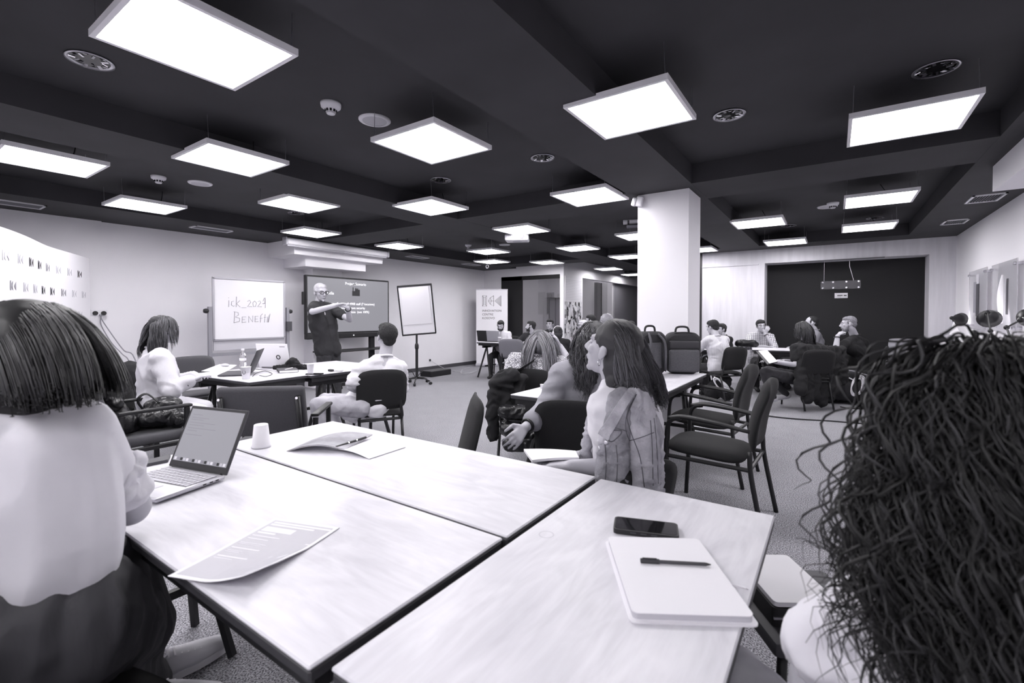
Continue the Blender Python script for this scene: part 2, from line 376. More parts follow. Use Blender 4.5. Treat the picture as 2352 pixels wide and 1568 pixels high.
tag(MB().tube(smooth_path([s2+V((0.03, 0, 0)), s2+V((0.12, 0.15, -0.12)), s2+V((0.25, 0.5, -0.28)), V((-7.35, s2.y+0.8, 0.02))], 6), 0.006, 6).obj('power_cord', 'light_grey', smooth=True), 'thin white cord hanging from the small socket to the black case', 'cord')
pts = [onz(*q, 0.008) for q in ((1040, 852), (1075, 856), (1095, 851), (1085, 856), (1060, 857), (1062, 848))]
tag(MB().tube(smooth_path(pts, 6), 0.007, 6).obj('power_cord', 'light_grey', smooth=True), 'loose white cable curled on the carpet by the far left table', 'cord')
pts = [onz(*q, 0.008) for q in ((1700, 938), (1760, 954), (1830, 962), (1900, 966), (1990, 973), (2080, 978))]
tag(MB().tube(smooth_path(pts, 6), 0.009, 6).obj('floor_cable', 'rubber', smooth=True), 'long black cable running across the carpet on the right', 'cable')
pts = [onz(*q, 0.008) for q in ((1930, 934), (1960, 938), (2000, 938), (2060, 940))]
tag(MB().tube(smooth_path(pts, 6), 0.008, 6).obj('floor_cable', 'rubber', smooth=True), 'short black cable end beside the suitcase on the carpet', 'cable')
# ================================================================ ceiling fittings
def light_panel(x, y, label, z=2.5, cables=True, rz=0.0):
    e = empty('ceiling_light_panel', label, 'ceiling light', (x, y, z), rz, 'square led panels hung from the black ceiling')
    MB().rbox((0, 0, 0.012), (0.566, 0.566, 0.004), 0.001, 1).obj('diffuser', 'panel_light', e)
    fr = MB()
    for sx, sy, dx, dy in ((0, 1, 0.6, 0.02), (0, -1, 0.6, 0.02), (1, 0, 0.02, 0.5595), (-1, 0, 0.02, 0.5595)):
        fr.box((sx*0.29, sy*0.29, 0.016), (dx, dy, 0.032))
    fr.obj('frame', 'panel_frame', e); MB().box((0, 0, 0.029), (0.559, 0.559, 0.012)).obj('back_plate', 'panel_frame', e)
    for sx in (-1, 1):
        for sy in (-1, 1):
            MB().tube([(sx*0.28, sy*0.28, 0.03), (sx*0.275, sy*0.285, HC-z)], 0.0016, 4).obj('cable', 'steel', e)
    MB().tube(smooth_path([(0.05, 0.1, 0.03), (0.07, 0.13, 0.09), (0.02, 0.16, HC-z)], 4), 0.004, 5).obj('cord', 'black_plastic', e)
    return e
PN = [(-2.36, 0.95, 'largest glowing square panel at the upper left, cut by the top edge'), (-1.01, 2.73, 'glowing square panel hung just right of the central beam'), (-2.36, 2.44, 'glowing square panel beside the round ceiling speaker near the middle'),
      (0.36, 3.85, 'glowing square panel at the upper right near the white duct'), (-3.9, 1.8, 'glowing square panel with a visible driver box under the left beam'), (-5.12, 1.0, 'glowing square panel at the far left edge, cut by the frame'),
      (-6.31, 2.0, 'glowing square panel above the logo backdrop wall'), (-4.83, 2.93, 'glowing square panel left of the screen, larger one of two in line'), (-3.74, 3.84, 'glowing square panel above the seated man in white'),
      (-2.07, 4.42, 'glowing square panel beside the white column top'), (0.37, 6.23, 'glowing square panel on the right next to a smoke detector'), (-0.83, 6.92, 'glowing square panel hung over the striped shirt man'),
      (0.37, 8.1, 'glowing square panel nearest the right end of the black niche'), (-0.68, 9.0, 'glowing square panel hung right before the black niche'), (-6.35, 4.03, 'glowing square panel just above the projection screen case'),
      (-6.3, 5.68, 'glowing square panel above the flip chart easel'), (-5.43, 7.12, 'glowing square panel over the roll-up banner corner, nearer one'), (-6.39, 8.5, 'glowing square panel with the ring ornament below it'),
      (-3.67, 5.58, 'glowing square panel behind the white ceiling projector'), (-5.43, 9.33, 'glowing square panel before the meeting room corner'), (-3.83, 7.68, 'glowing square panel above the photo collage aisle'),
      (-2.45, 7.03, 'glowing square panel half hidden by the column, upper one'), (-3.56, 9.4, 'glowing square panel half hidden by the column, middle one'), (-4.87, 11.55, 'glowing square panel deep in the aisle beyond the meeting room corner'),
      (-4.95, 13.6, 'farthest small glowing panel down the aisle'), (-2.1, 9.15, 'glowing square panel peeking out right of the column')]
for x, y, lab in PN:
    e = light_panel(x, y, lab)
    if 'driver box' in lab: MB().rbox((-0.27, -0.12, 0.062), (0.16, 0.05, 0.04), 0.006, R=M.Rotation(0.5, 3, 'Z')).obj('driver_box', 'white_plastic', e)
for x, y, lab in ((-2.4, -0.85, 'added ceiling panel behind the woman at the left edge, out of the picture'), (-1.0, -0.75, 'added ceiling panel just behind the viewer, out of the picture'), (0.36, -0.85, 'added ceiling panel behind the viewer on the right, out of the picture'), (-4.2, -0.9, 'added ceiling panel behind the backdrop, out of the picture')): light_panel(x, y, lab)  # unseen panels added behind the camera to brighten the near figures
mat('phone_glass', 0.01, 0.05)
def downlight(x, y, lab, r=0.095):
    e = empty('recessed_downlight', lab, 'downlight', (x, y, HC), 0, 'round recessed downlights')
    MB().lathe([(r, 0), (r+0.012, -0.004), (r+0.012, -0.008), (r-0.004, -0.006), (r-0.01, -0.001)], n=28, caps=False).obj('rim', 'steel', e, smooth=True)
    # flat dark disc for the shaded bowl, chrome pieces standing for its highlights
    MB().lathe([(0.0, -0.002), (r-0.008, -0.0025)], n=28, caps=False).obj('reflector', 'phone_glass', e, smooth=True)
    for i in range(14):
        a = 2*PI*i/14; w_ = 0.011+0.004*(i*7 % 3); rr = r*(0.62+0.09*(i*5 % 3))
        MB().box((rr*math.cos(a), rr*math.sin(a), -0.005), (r*0.34, w_, 0.0015), R=M.Rotation(a, 3, 'Z')@M.Rotation(0.35 if i % 2 else -0.1, 3, 'Y')).obj('glint_facet', 'chrome', e)
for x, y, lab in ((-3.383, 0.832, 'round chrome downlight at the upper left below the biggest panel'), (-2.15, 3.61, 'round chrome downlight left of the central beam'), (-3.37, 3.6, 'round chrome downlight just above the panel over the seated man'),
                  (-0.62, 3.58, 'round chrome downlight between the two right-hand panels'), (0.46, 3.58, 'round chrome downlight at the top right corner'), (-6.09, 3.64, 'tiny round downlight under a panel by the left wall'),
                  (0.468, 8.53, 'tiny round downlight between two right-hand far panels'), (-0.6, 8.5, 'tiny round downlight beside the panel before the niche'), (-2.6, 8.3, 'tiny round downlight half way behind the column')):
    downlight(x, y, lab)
def speaker(x, y, lab):
    e = empty('ceiling_speaker', lab, 'speaker', (x, y, HC), 0, 'round flush ceiling speakers')
    MB().lathe([(0.085, -0.012), (0.105, -0.012), (0.112, -0.006), (0.112, 0)], n=32, caps=False).obj('ring', 'white_plastic', e, smooth=True)
    MB().lathe([(0.0, -0.011), (0.087, -0.010)], n=32, caps=False).obj('grille', 'light_grey', e, smooth=True)
speaker(-2.73, 2.235, 'round ceiling speaker right of the near smoke detector'); speaker(-5.55, 2.245, 'round ceiling speaker by the left far smoke detector')
speaker(-0.09, 7.3, 'round ceiling speaker beside the smoke detector on the right'); speaker(-5.4, 7.6, 'round ceiling speaker in the far middle behind the projector')
def detector(x, y, lab):
    e = empty('smoke_detector', lab, 'smoke detector', (x, y, HC), 0, 'white ceiling smoke detectors')
    MB().lathe([(0.0, -0.03), (0.062, -0.028), (0.066, -0.01), (0.066, 0)], n=24).obj('base', 'white_plastic', e, smooth=True)
    MB().lathe([(0.0, -0.072), (0.026, -0.070), (0.030, -0.062)], n=20).obj('cap', 'white_plastic', e, smooth=True)
    MB().lathe([(0.03, -0.062), (0.040, -0.042), (0.058, -0.028)], n=20, caps=False).obj('dome', 'white_plastic', e, smooth=True)
    for i in range(10):
        a = 2*PI*i/10
        MB().box((0.0365*math.cos(a), 0.0365*math.sin(a), -0.052), (0.006, 0.013, 0.016), a).obj('slot', 'black_plastic', e)
detector(-2.76, 1.9, 'white smoke detector near the top, beside the ceiling speaker'); detector(-5.63, 1.9, 'white smoke detector above the backdrop wall at left')
detector(-0.03, 7.1, 'white smoke detector between the right-hand panels'); detector(-6.0, 7.2, 'white smoke detector far away by the left wall')
def vent(p, w, d, lab, rz=0.0, n=14):
    e = empty('ceiling_vent', lab, 'vent', (p.x, p.y, HB), rz)
    fr = MB()
    for sx, sy, dx, dy in ((0, 1, w, 0.02), (0, -1, w, 0.02), (1, 0, 0.02, d), (-1, 0, 0.02, d)): fr.box((sx*(w/2-0.01), sy*(d/2-0.01), -0.006), (dx, dy, 0.012))
    fr.obj('frame', 'white_plastic', e)
    MB().box((0, 0, -0.001), (w-0.03, d-0.03, 0.002)).obj('backing', 'black_wall', e)
    for i in range(n):
        MB().box(((i+0.5)/n*(w-0.04)-(w-0.04)/2, 0, -0.005), (0.004, d-0.04, 0.007)).obj('slat', 'grey', e)
vent(V((-7.38, 1.08, 0)), 0.28, 0.62, 'long ceiling vent at the far left above the backdrop', 0, 6); vent(V((-7.26, 3.08, 0)), 0.22, 0.5, 'ceiling vent above the whiteboard', 0, 6)
vent(V((-7.22, 7.0, 0)), 0.22, 0.5, 'ceiling vent above the flip chart', 0, 5); vent(V((-7.2, 8.75, 0)), 0.22, 0.5, 'farthest ceiling vent on the left', 0, 5)
vent(V((1.28, 6.83, 0)), 0.26, 0.4, 'larger ceiling vent by the right wall', 0, 10); vent(V((1.28, 8.33, 0)), 0.24, 0.36, 'smaller ceiling vent by the right wall', 0, 10)
# ================================================================ wall side equipment
# long projection screen case under the left soffit
e = empty('projection_screen_case', 'long white rolled projection screen case above the big display', 'projector screen', (-7.0, 5.0, 2.39))
MB().rbox((0, 0, 0.06), (0.11, 1.98, 0.11), 0.03, 3).obj('housing', 'white_plastic', e, auto=40)
for s in (-1, 1): MB().rbox((0, s*1.0, 0.06), (0.125, 0.03, 0.125), 0.02).obj('end_cap', 'light_grey', e, auto=40)
MB().cyl((0.01, -0.97, -0.005), (0.01, 0.97, -0.005), 0.012).obj('weight_bar', 'light_grey', e)
MB().cyl((0.01, 0.05, -0.005), (0.01, 0.05, -0.04), 0.008).obj('pull_tab', 'light_grey', e)
# whiteboard
def strokes(segs, m, parent, org, R, sc, r=0.005, name='handwriting'):
    for s in segs: MB().tube([V(org)+R@V((x*sc, y*sc, 0.002)) for x, y in s], r, 4).obj(name, m, parent)
WX = -7.2
y0, y1 = 3.06, 4.09; zt, zb = 1.83, 0.95
e = empty('whiteboard', 'white mobile whiteboard with faint handwriting on a grey steel stand', 'whiteboard', (WX, y0, 0))
w = y1-y0; h = zt-zb
MB().b2((-0.012, 0, zb), (0, w, zt)).obj('board', 'white_paint', e)
f = MB()
for a, b in (((0, 0), (w, 0.0)), ((0, h), (w, h))): f.b2((-0.02, -0.01, zb+a[1]-0.012), (0.012, w+0.01, zb+a[1]+0.012))
for u in (0, w): f.b2((-0.02, u-0.012, zb), (0.012, u+0.012, zt))
f.obj('frame', 'aluminium', e)
for u in (-0.05, w+0.05):
    MB().b2((-0.025, u-0.022, 0.04), (0.025, u+0.022, 1.42)).obj('leg', 'grey', e)
    MB().b2((-0.28, u-0.02, 0.02), (0.28, u+0.02, 0.06)).obj('foot', 'grey', e)
    MB().lathe([(0.0, -0.03), (0.028, -0.028), (0.035, 0), (0.028, 0.028), (0, 0.03)], (0.0, u+(-0.045 if u < 0 else 0.045), 1.36), 14, frame((0, 0, 1), (1, 0, 0))).obj('clamp_knob', 'black_plastic', e, smooth=True)
MB().b2((-0.015, -0.05, 0.72), (0.015, w+0.05, 0.76)).obj('crossbar', 'grey', e)
MB().b2((-0.03, 0, 0.80), (-0.012, w, 0.95)).obj('lower_panel', 'light_grey', e)
MB().b2((0.0, w+0.02, 1.05), (0.05, w+0.1, 1.2)).obj('eraser_box', 'dark_grey', e)
Rw = frame((0, 1, 0), (0, 0, 1))
mat('marker', 0.28, 0.7)
ick = [[(0, 0), (0.02, .5)], [(.0, .68), (.02, .7)], [(.38, .45), (.22, .4), (.2, .15), (.35, .05), (.42, .1)], [(.55, 0), (.58, .8)], [(.82, .5), (.58, .25), (.85, 0)], [(.95, -.05), (1.3, -.05)], [(1.4, .45), (1.55, .55), (1.65, .4), (1.4, .05), (1.72, .05)],
       [(1.95, .5), (1.8, .35), (1.85, .05), (2.02, .08), (2.08, .35), (1.95, .5)], [(2.2, .45), (2.35, .52), (2.42, .38), (2.18, .05), (2.5, .05)], [(2.6, .5), (2.72, .78), (2.75, .3), (2.55, .3), (2.8, .35)], [(2.8, .78), (2.78, -.05)]]
ben = [[(0, 0), (.08, .85)], [(.0, .85), (.3, .8), (.35, .6), (.1, .45), (.42, .35), (.4, .1), (.0, .0)], [(.9, .45), (.62, .45), (.6, .0), (.9, .05)], [(.62, .25), (.82, .25)], [(1.1, 0), (1.1, .5), (1.4, .05), (1.42, .55)], [(1.85, .5), (1.6, .5), (1.58, .05), (1.85, .08)], [(1.6, .28), (1.8, .28)],
       [(2.0, 0), (2.05, .55), (2.2, .7)], [(1.98, .32), (2.2, .34)], [(2.35, 0), (2.4, .65)], [(2.28, .4), (2.5, .42)], [(2.55, .0), (2.6, .45)], [(2.62, .0), (2.72, .6), (2.66, .0), (2.8, .7)]]
strokes(ick, 'marker', e, (0, 0.2, 1.42), Rw, 0.19, 0.0036); strokes(ben, 'marker', e, (0, 0.27, 1.19), Rw, 0.19, 0.0036)
# large display on a trolley
TX = -7.38; y0, y1, zb, zt = 4.58, 6.38, 0.97, 1.99
e = empty('presentation_display', 'large flat display showing a grey slide on a black trolley', 'display', (TX, y0, 0)); w = y1-y0; h = zt-zb
MB().rbox((-0.045, w/2, zb+h/2), (0.07, w, h), 0.01).obj('housing', 'black_plastic', e)
mat('screen_slide', 0.02, 0.25, emit=0.30, estr=1.0); mat('slide_text', 0.8, 0.5, emit=0.75, estr=1.0); mat('slide_dark', 0.02, 0.5)
MB().b2((-0.012, 0.03, zb+0.03), (-0.0085, w-0.03, zt-0.03)).obj('screen', 'screen_slide', e)
MB().rbox((-0.03, w/2, zb-0.04), (0.09, w, 0.09), 0.01).obj('speaker_bar', 'black_plastic', e)
MB().cyl((0.016, w*0.52, zb-0.04), (0.019, w*0.52, zb-0.04), 0.012).obj('power_light', 'slide_text', e)
MB().rbox((-0.05, -0.03, zb+0.62), (0.05, 0.03, 0.22), 0.01).obj('handle', 'black_plastic', e)
for u in (w*0.28, w*0.78):
    MB().b2((-0.09, u-0.05, 0.1), (-0.03, u+0.05, zb+0.4)).obj('post', 'black_metal', e)
MB().rbox((0.05, w*0.5, 0.66), (0.34, w*0.8, 0.03), 0.012).obj('shelf', 'black_plastic', e)
MB().b2((-0.3, w*0.22, 0.06), (0.3, w*0.30, 0.12)).obj('foot', 'black_metal', e); MB().b2((-0.3, w*0.74, 0.06), (0.3, w*0.82, 0.12)).obj('foot', 'black_metal', e)
for u in (w*0.26, w*0.78):
    for v in (-0.27, 0.27): MB().cyl((v, u-0.02, 0.03), (v, u+0.02, 0.03), 0.03).obj('castor', 'rubber', e)
Rs = frame((0, 1, 0), (0, 0, 1))
text('Project Scenario', 0.07, 'slide_text', e, (-0.008, w*0.56, zt-0.13), Rs, align='CENTER')
text('Media', 0.075, 'slide_text', e, (-0.008, w*0.20, zt-0.32), Rs)
for i, (t, x) in enumerate((('•  Provide Linux offers to all 4900 staff (7 locations)', 0.08), ('•  Used for gathering and improve security', 0.08), ('•  Easy process for mobile devices  (not 100%)', 0.08))):
    text(t, 0.062, 'slide_text', e, (-0.008, w*x, zt-0.50-0.075*i), Rs)
fac = MB(); fo = V((-0.0085, w*0.515, zt-0.33))
poly = [(0, 0), (.17, 0), (.17, .12), (.14, .12), (.14, .16), (.13, .12), (.10, .16), (.10, .12), (.07, .16), (.06, .09), (.03, .09), (.03, .16), (.01, .16), (.01, .09), (0, .09)]
fac.prism(poly, 0.001, fo, Rs); fac.obj('factory_icon', 'slide_dark', e)
MB().tube([fo+Rs@V(p) for p in ((.02, .19, 0), (.03, .21, 0), (.06, .22, 0), (.08, .215, 0))], 0.006, 5).obj('smoke_icon', 'slide_dark', e)
# flip chart
fc = dep(957, 880, 8.82); bl, br = dep(915, 657, 8.8), dep(988, 660, 8.8)
e = empty('flip_chart', 'flip chart with a blank white sheet on a black five-wheel pole stand', 'flip chart', (fc.x, fc.y, 0), YAW+0.05)
R = M.Rotation(math.radians(-4.5), 3, 'Y') @ M.Rotation(math.radians(8), 3, 'X')
oz = 1.40
MB().rbox(V((0.01, 0, oz)), (0.62, 0.02, 0.94), 0.008, R=R).obj('board', 'white_paint', e)
f = MB()
for c, d in (((0, -0.008, 0.46), (0.64, 0.03, 0.035)), ((0, -0.008, -0.46), (0.64, 0.03, 0.03)), ((-0.31, -0.008, 0), (0.025, 0.03, 0.92)), ((0.31, -0.008, 0), (0.025, 0.03, 0.92))): f.rbox(V((0.01, 0, oz))+R@V(c), d, 0.006, R=R)
f.obj('frame', 'black_plastic', e)
MB().rbox(V((0.01, 0, oz))+R@V((0.0, -0.016, 0.08)), (0.52, 0.006, 0.7), 0.002, R=R).obj('paper_pad', 'paper', e)
MB().cyl((0, 0.03, 0.1), (0, 0.03, 0.75), 0.026).obj('pole', 'black_metal', e); MB().cyl((0, 0.03, 0.7), (0, 0.03, 0.93), 0.019).obj('pole', 'black_metal', e)
MB().lathe([(0.028, 0), (0.036, 0.02), (0.036, 0.08), (0.024, 0.11)], (0, 0.03, 0.66), 14).obj('collar', 'black_plastic', e, smooth=True)
for i in range(5):
    a = 2*PI*i/5-PI/2; c, s_ = math.cos(a), math.sin(a)
    lg = MB().tube([(0.02*c, 0.03+0.02*s_, 0.12), (0.16*c, 0.03+0.16*s_, 0.11), (0.27*c, 0.03+0.27*s_, 0.065)], [0.018, 0.014, 0.012], 8).obj('leg', 'black_metal', e, smooth=True)
    w_ = MB().cyl((0.28*c-0.02*s_, 0.03+0.28*s_+0.02*c, 0.028), (0.28*c+0.02*s_, 0.03+0.28*s_-0.02*c, 0.028), 0.028).obj('castor', 'rubber', e)
tag(MB().rbox((0, 0, 0.06), (0.34, 0.62, 0.12), 0.015).obj('equipment_case', 'black_plastic', loc=(-7.1, 7.42, 0.0)), 'flat black equipment case on the floor by the left wall', 'case')
tag(MB().tube(smooth_path([onz(x, y, 0.02+0.05*k) for x, y, k in ((925, 868, 0), (930, 856, 3), (945, 852, 4), (955, 866, 0), (966, 856, 2), (972, 850, 2))], 5), 0.007, 6).obj('power_cord', 'rubber', smooth=True), 'tangled black cord behind the flip chart wheels', 'cord')
# roll-up banner
b0, b1 = dep(1094, 838, 11.9), dep(1166, 838, 11.9); ang = math.atan2(b1.y-b0.y, b1.x-b0.x)
e = empty('roll_up_banner', 'white roll-up banner with a line logo reading innovation centre', 'banner', (b0.x, b0.y, 0), ang); bw = (b1-b0).length; bh = 1.95
MB().b2((0, 0, 0.06), (bw, 0.006, bh)).obj('sheet', 'paper', e); MB().rbox((bw/2, 0.01, 0.04), (bw+0.04, 0.16, 0.08), 0.02).obj('base', 'aluminium', e, auto=40)
MB().rbox((bw/2, 0.0, bh), (bw+0.01, 0.02, 0.025), 0.006).obj('top_rail', 'aluminium', e); MB().cyl((bw/2, 0.04, 0.05), (bw/2, 0.04, bh), 0.01).obj('pole', 'aluminium', e)
Rb = frame((1, 0, 0), (0, 0, 1)); k = bw/72.0
def bxy(x, y): return V(((x-1094)*k, -0.002, 0.04+(838-y)*k*1.005))
for i, t in enumerate(('INNOVATION', 'CENTRE', 'KOSOVO')): text(t, 0.074, 'ink', e, bxy(1107.5, 716.5+8.4*i), Rb, spacing=1.06, ext=0.002)
LG = []
for x0_, x1_ in ((1108.5, 1117.5),):
    LG += [[(x0_, 680), (x1_, 680), (x1_, 704), (x0_, 704), (x0_, 680)], [(x0_+2.5, 684), (x1_-2.5, 684), (x1_-2.5, 700), (x0_+2.5, 700), (x0_+2.5, 684)], [(x0_, 680), (x0_+2.5, 684)], [(x1_, 680), (x1_-2.5, 684)], [(x0_, 704), (x0_+2.5, 700)], [(x1_, 704), (x1_-2.5, 700)]]
LG += [[(1134, 680), (1126, 685), (1121.5, 692), (1126, 699), (1134, 704), (1134, 680)], [(1121.5, 692), (1134, 692)], [(1126, 685), (1129, 692), (1126, 699)]]
for q in (0, 2.2, 4.4, 6.6, 8.8): LG.append([(1151, 680+q*1.2), (1151-14.5+q*1.4, 692), (1151, 704-q*1.2)])
LG.append([(1151, 680), (1151, 704)])
lg = MB()
for s_ in LG: lg.tube([bxy(*p)+V((0, -0.001, 0)) for p in s_], 0.0045, 4)
lg.obj('line_logo', 'ink', e)
# curved logo backdrop at the left edge
arc = [dep(-260, 455, 2.75), dep(-120, 480, 3.15), dep(0, 519, 3.7), dep(60, 536, 4.15), dep(110, 553, 4.75), dep(160, 574, 5.25), dep(205, 600, 5.78)]
arc = smooth_path([V((p.x, p.y, 0)) for p in arc], 5); zT = 2.0
e = empty('logo_backdrop', 'curved white pop-up backdrop repeating a small logo, at the left edge', 'backdrop', arc[-1])
o = arc[-1]; vs = []; fs = []
nn = len(arc)
for p in arc:
    for z in (0.0, zT): vs.append(p-o+V((0, 0, z)))
for i, p in enumerate(arc):
    t = (arc[min(i+1, nn-1)]-arc[max(i-1, 0)]).normalized(); n_ = V((-t.y, t.x, 0))
    for z in (0.0, zT): vs.append(p-o+n_*0.03+V((0, 0, z)))
for i in range(nn-1):
    a = 2*i; fs.append((a, a+2, a+3, a+1)); b_ = 2*nn+2*i; fs.append((b_, b_+1, b_+3, b_+2)); fs.append((a+1, a+3, b_+3, b_+1)); fs.append((a, b_, b_+2, a+2))
fs += [(0, 1, 2*nn+1, 2*nn), (2*nn-2, 4*nn-2, 4*nn-1, 2*nn-1)]
MB().add(vs, fs).obj('sheet', 'paper', e, auto=40)
tot = [0]
for i in range(1, nn): tot.append(tot[-1]+(arc[i]-arc[i-1]).length)
def along(s_):
    for i in range(1, nn):
        if tot[i] >= s_:
            f_ = (s_-tot[i-1])/(tot[i]-tot[i-1]); p = arc[i-1].lerp(arc[i], f_); t = (arc[i]-arc[i-1]).normalized(); return p, t
    return arc[-1], (arc[-1]-arc[-2]).normalized()
gl = [0.05, 0.12, 0.35, 0.5]
for r_ in range(7):
    z = zT-0.22-r_*0.235; s_ = 0.25+(r_ % 2)*0.12; c = 0
    while s_ < tot[-1]-0.1:
        p, t = along(s_); n_ = V((t.y, -t.x, 0)); m_ = ('ink', 'grey', 'light_grey', 'dark_grey', 'light_grey')[(c*3+r_*2) % 5]
        q = p-o+n_*0.002; lgm = MB()
        R_ = frame(t, (0, 0, 1))
        for poly in ([(-.06, -.04), (-.042, -.04), (-.042, .04), (-.06, .04)], [(-.005, .04), (-.03, .02), (-.03, -.02), (-.005, -.04), (-.015, 0)], [(.05, .035), (.015, 0), (.05, -.035)]):
            lgm.prism(poly, 0.001, q+V((0, 0, z)), R_)
        lgm.obj('printed_logo', m_, e); s_ += 0.285; c += 1
# projectors
pj = V((-3.985, 5.94, HC))
e = empty('ceiling_projector', 'white projector hanging from the ceiling on a short flared mount', 'projector', (pj.x, pj.y, 2.47), math.radians(28))
MB().lathe([(0.07, HC-2.47), (0.07, HC-2.48), (0.028, HC-2.55), (0.026, 0.06)], n=18).obj('mount', 'grey', e, smooth=True)
MB().rbox((0, 0, 0), (0.36, 0.27, 0.10), 0.025, 3).obj('body', 'white_plastic', e, auto=40)
MB().cyl((0.08, -0.14, 0.005), (0.08, -0.125, 0.005), 0.04).obj('lens', 'dark_grey', e)
for i in range(6): MB().b2((-0.15+i*0.012, -0.137, -0.03), (-0.144+i*0.012, -0.134, 0.03)).obj('grille_slat', 'grey', e)
MB().lathe([(0.0, -0.054), (0.07, -0.053), (0.075, -0.045)], n=18).obj('underside_plate', 'light_grey', e)
MB().tube(smooth_path([(0.1, 0.0, 0.05), (0.16, 0.02, 0.12), (0.21, 0.02, 0.05), (0.2, 0.02, -0.02)], 5), 0.009, 6).obj('cable', 'black_plastic', e, smooth=True)
c2 = dep(1452, 512, 6.9)
e = empty('ceiling_projector', 'white tube-shaped camera unit on a ceiling bracket, half hidden by the column', 'projector', c2, math.radians(20))
MB().cyl((-0.13, 0, 0.02), (0.16, 0, 0.03), 0.04, n=16).obj('body', 'white_plastic', e, auto=40); MB().rbox((0.05, 0, -0.05), (0.26, 0.14, 0.03), 0.012).obj('bracket_plate', 'grey', e)
MB().cyl((0.05, 0, 0), (0.05, 0, HC-c2.z), 0.015).obj('mount', 'grey', e); MB().lathe([(0.035, 0), (0.041, 0.004), (0.041, 0.03)], (-0.07, 0, 0.02), 14, frame((0, 1, 0), (0, 0, 1))).obj('ring', 'dark_grey', e)
sn = ony(1467, 463, 4.66)
e = empty('motion_sensor', 'small white motion sensor at the top of the column', 'sensor', sn)
MB().rbox((0.01, 0, 0), (0.065, 0.05, 0.1), 0.012, 3, R=M.Rotation(0.2, 3, 'Y')).obj('housing', 'white_plastic', e, auto=40); MB().rbox((-0.04, -0.01, 0), (0.05, 0.05, 0.085), 0.015, 3, R=M.Rotation(0.3, 3, 'Y')).obj('lens_cover', 'white_plastic', e, auto=40)
rg = dep(1119, 609, 10.2)
e = empty('ring_ornament', 'tiny white ring hanging below a far ceiling panel', 'ornament', rg)
MB().tube([(0.035*math.cos(2*PI*i/14), 0, 0.035*math.sin(2*PI*i/14)-0.03) for i in range(15)], 0.01, 6).obj('ring', 'white_plastic', e, smooth=True); MB().tube([(0, 0, 0), (0.01, 0, HC-rg.z)], 0.003, 4).obj('cord', 'light_grey', e)
# acrylic sign and label in the niche
a, b = ony(1885, 646, 10.0), ony(1977, 662, 10.0)
e = empty('acrylic_sign', 'clear acrylic sign bar hanging in front of the black niche', 'sign', (a.x, 10.0, b.z)); w, h = b.x-a.x, a.z-b.z
mat('acrylic', 0.45, 0.1, alpha=0.10); MB().b2((0, 0, 0), (w, 0.012, h)).obj('pane', 'acrylic', e)
for u in (0.03, w*0.32, w*0.65, w-0.03):
    for v in (0.02, h-0.02): MB().cyl((u, -0.012, v), (u, 0.02, v), 0.014).obj('stud', 'chrome', e)
for u, k in ((0.05, 0.0), (w-0.1, -0.06)): MB().tube([(u, 0.005, h), (u+k, 0.005, h+0.25), (u+k, 0.005, HC-0.18-b.z)], 0.003, 4).obj('wire', 'steel', e)
a, b = ony(1917, 673, 10.25), ony(1947, 684, 10.25)
e = empty('wall_label', 'small white printed label on the black niche wall', 'label', (a.x, 10.259, b.z)); w, h = b.x-a.x, a.z-b.z
MB().b2((0, -0.006, 0), (w, 0, h)).obj('plate', 'paper', e); MB().b2((0.04, -0.008, h*0.45), (w*0.62, -0.006, h*0.62)).obj('text_line', 'ink', e); MB().b2((w*0.7, -0.008, h*0.4), (w*0.92, -0.006, h*0.6)).obj('text_line', 'ink', e); MB().b2((0.04, -0.008, h*0.2), (w*0.5, -0.006, h*0.28)).obj('text_line', 'grey', e)
a = ony(1930, 592, YB-0.03)
tag(MB().b2((-0.6, 0, 0), (0.6, 0.02, 0.012)).obj('curtain_rail', 'dark_grey', loc=(a.x, YB-0.02, nz-0.012)), 'thin dark rail on the lintel above the niche', 'rail')
# glass picture frames on the right wall
mat('frost', 0.55, 0.15, alpha=0.55)
for i, (ya, yb, za, zb) in enumerate(((8.70, 7.80, 1.877, 1.118), (7.60, 6.68, 1.87, 1.12))):
    e = empty('glass_picture', ('grey glass picture on steel stand-offs, farther one on the right wall', 'grey glass picture on steel stand-offs, nearer one on the right wall')[i], 'picture', (XR, yb, zb)); w, h = ya-yb, za-zb
    MB().b2((-0.05, 0, 0), (-0.042, w, h)).obj('pane', 'frost', e)
    for u in (0.04, w-0.04):
        for v in (0.05, h-0.05): MB().cyl((-0.07, u, v), (0, u, v), 0.014).obj('stand_off', 'steel', e)
    if i == 0:
        MB().b2((-0.056, w*0.52, h*0.28), (-0.0505, w*0.68, h*0.80)).obj('dark_bar', 'grey', e); MB().b2((-0.057, w*0.38, h*0.22), (-0.0505, w*0.52, h*0.76)).obj('dark_bar', 'dark_grey', e); MB().b2((-0.055, w*0.4, h*0.76), (-0.0505, w*0.55, h*0.92)).obj('dark_bar', 'light_grey', e)
    else:
        pts = [(-0.053, w*0.5+0.02*math.sin(t*3), h*0.12+h*0.7*t) for t in [j/10 for j in range(11)]]
        MB().tube(pts, [0.01+0.03*math.sin(PI*j/10) for j in range(11)], 8, flat=1).obj('brush_stroke', 'white_paint', e, smooth=True); MB().b2((-0.056, w*0.3, h*0.25), (-0.0505, w*0.36, h*0.75)).obj('dark_bar', 'dark_grey', e)
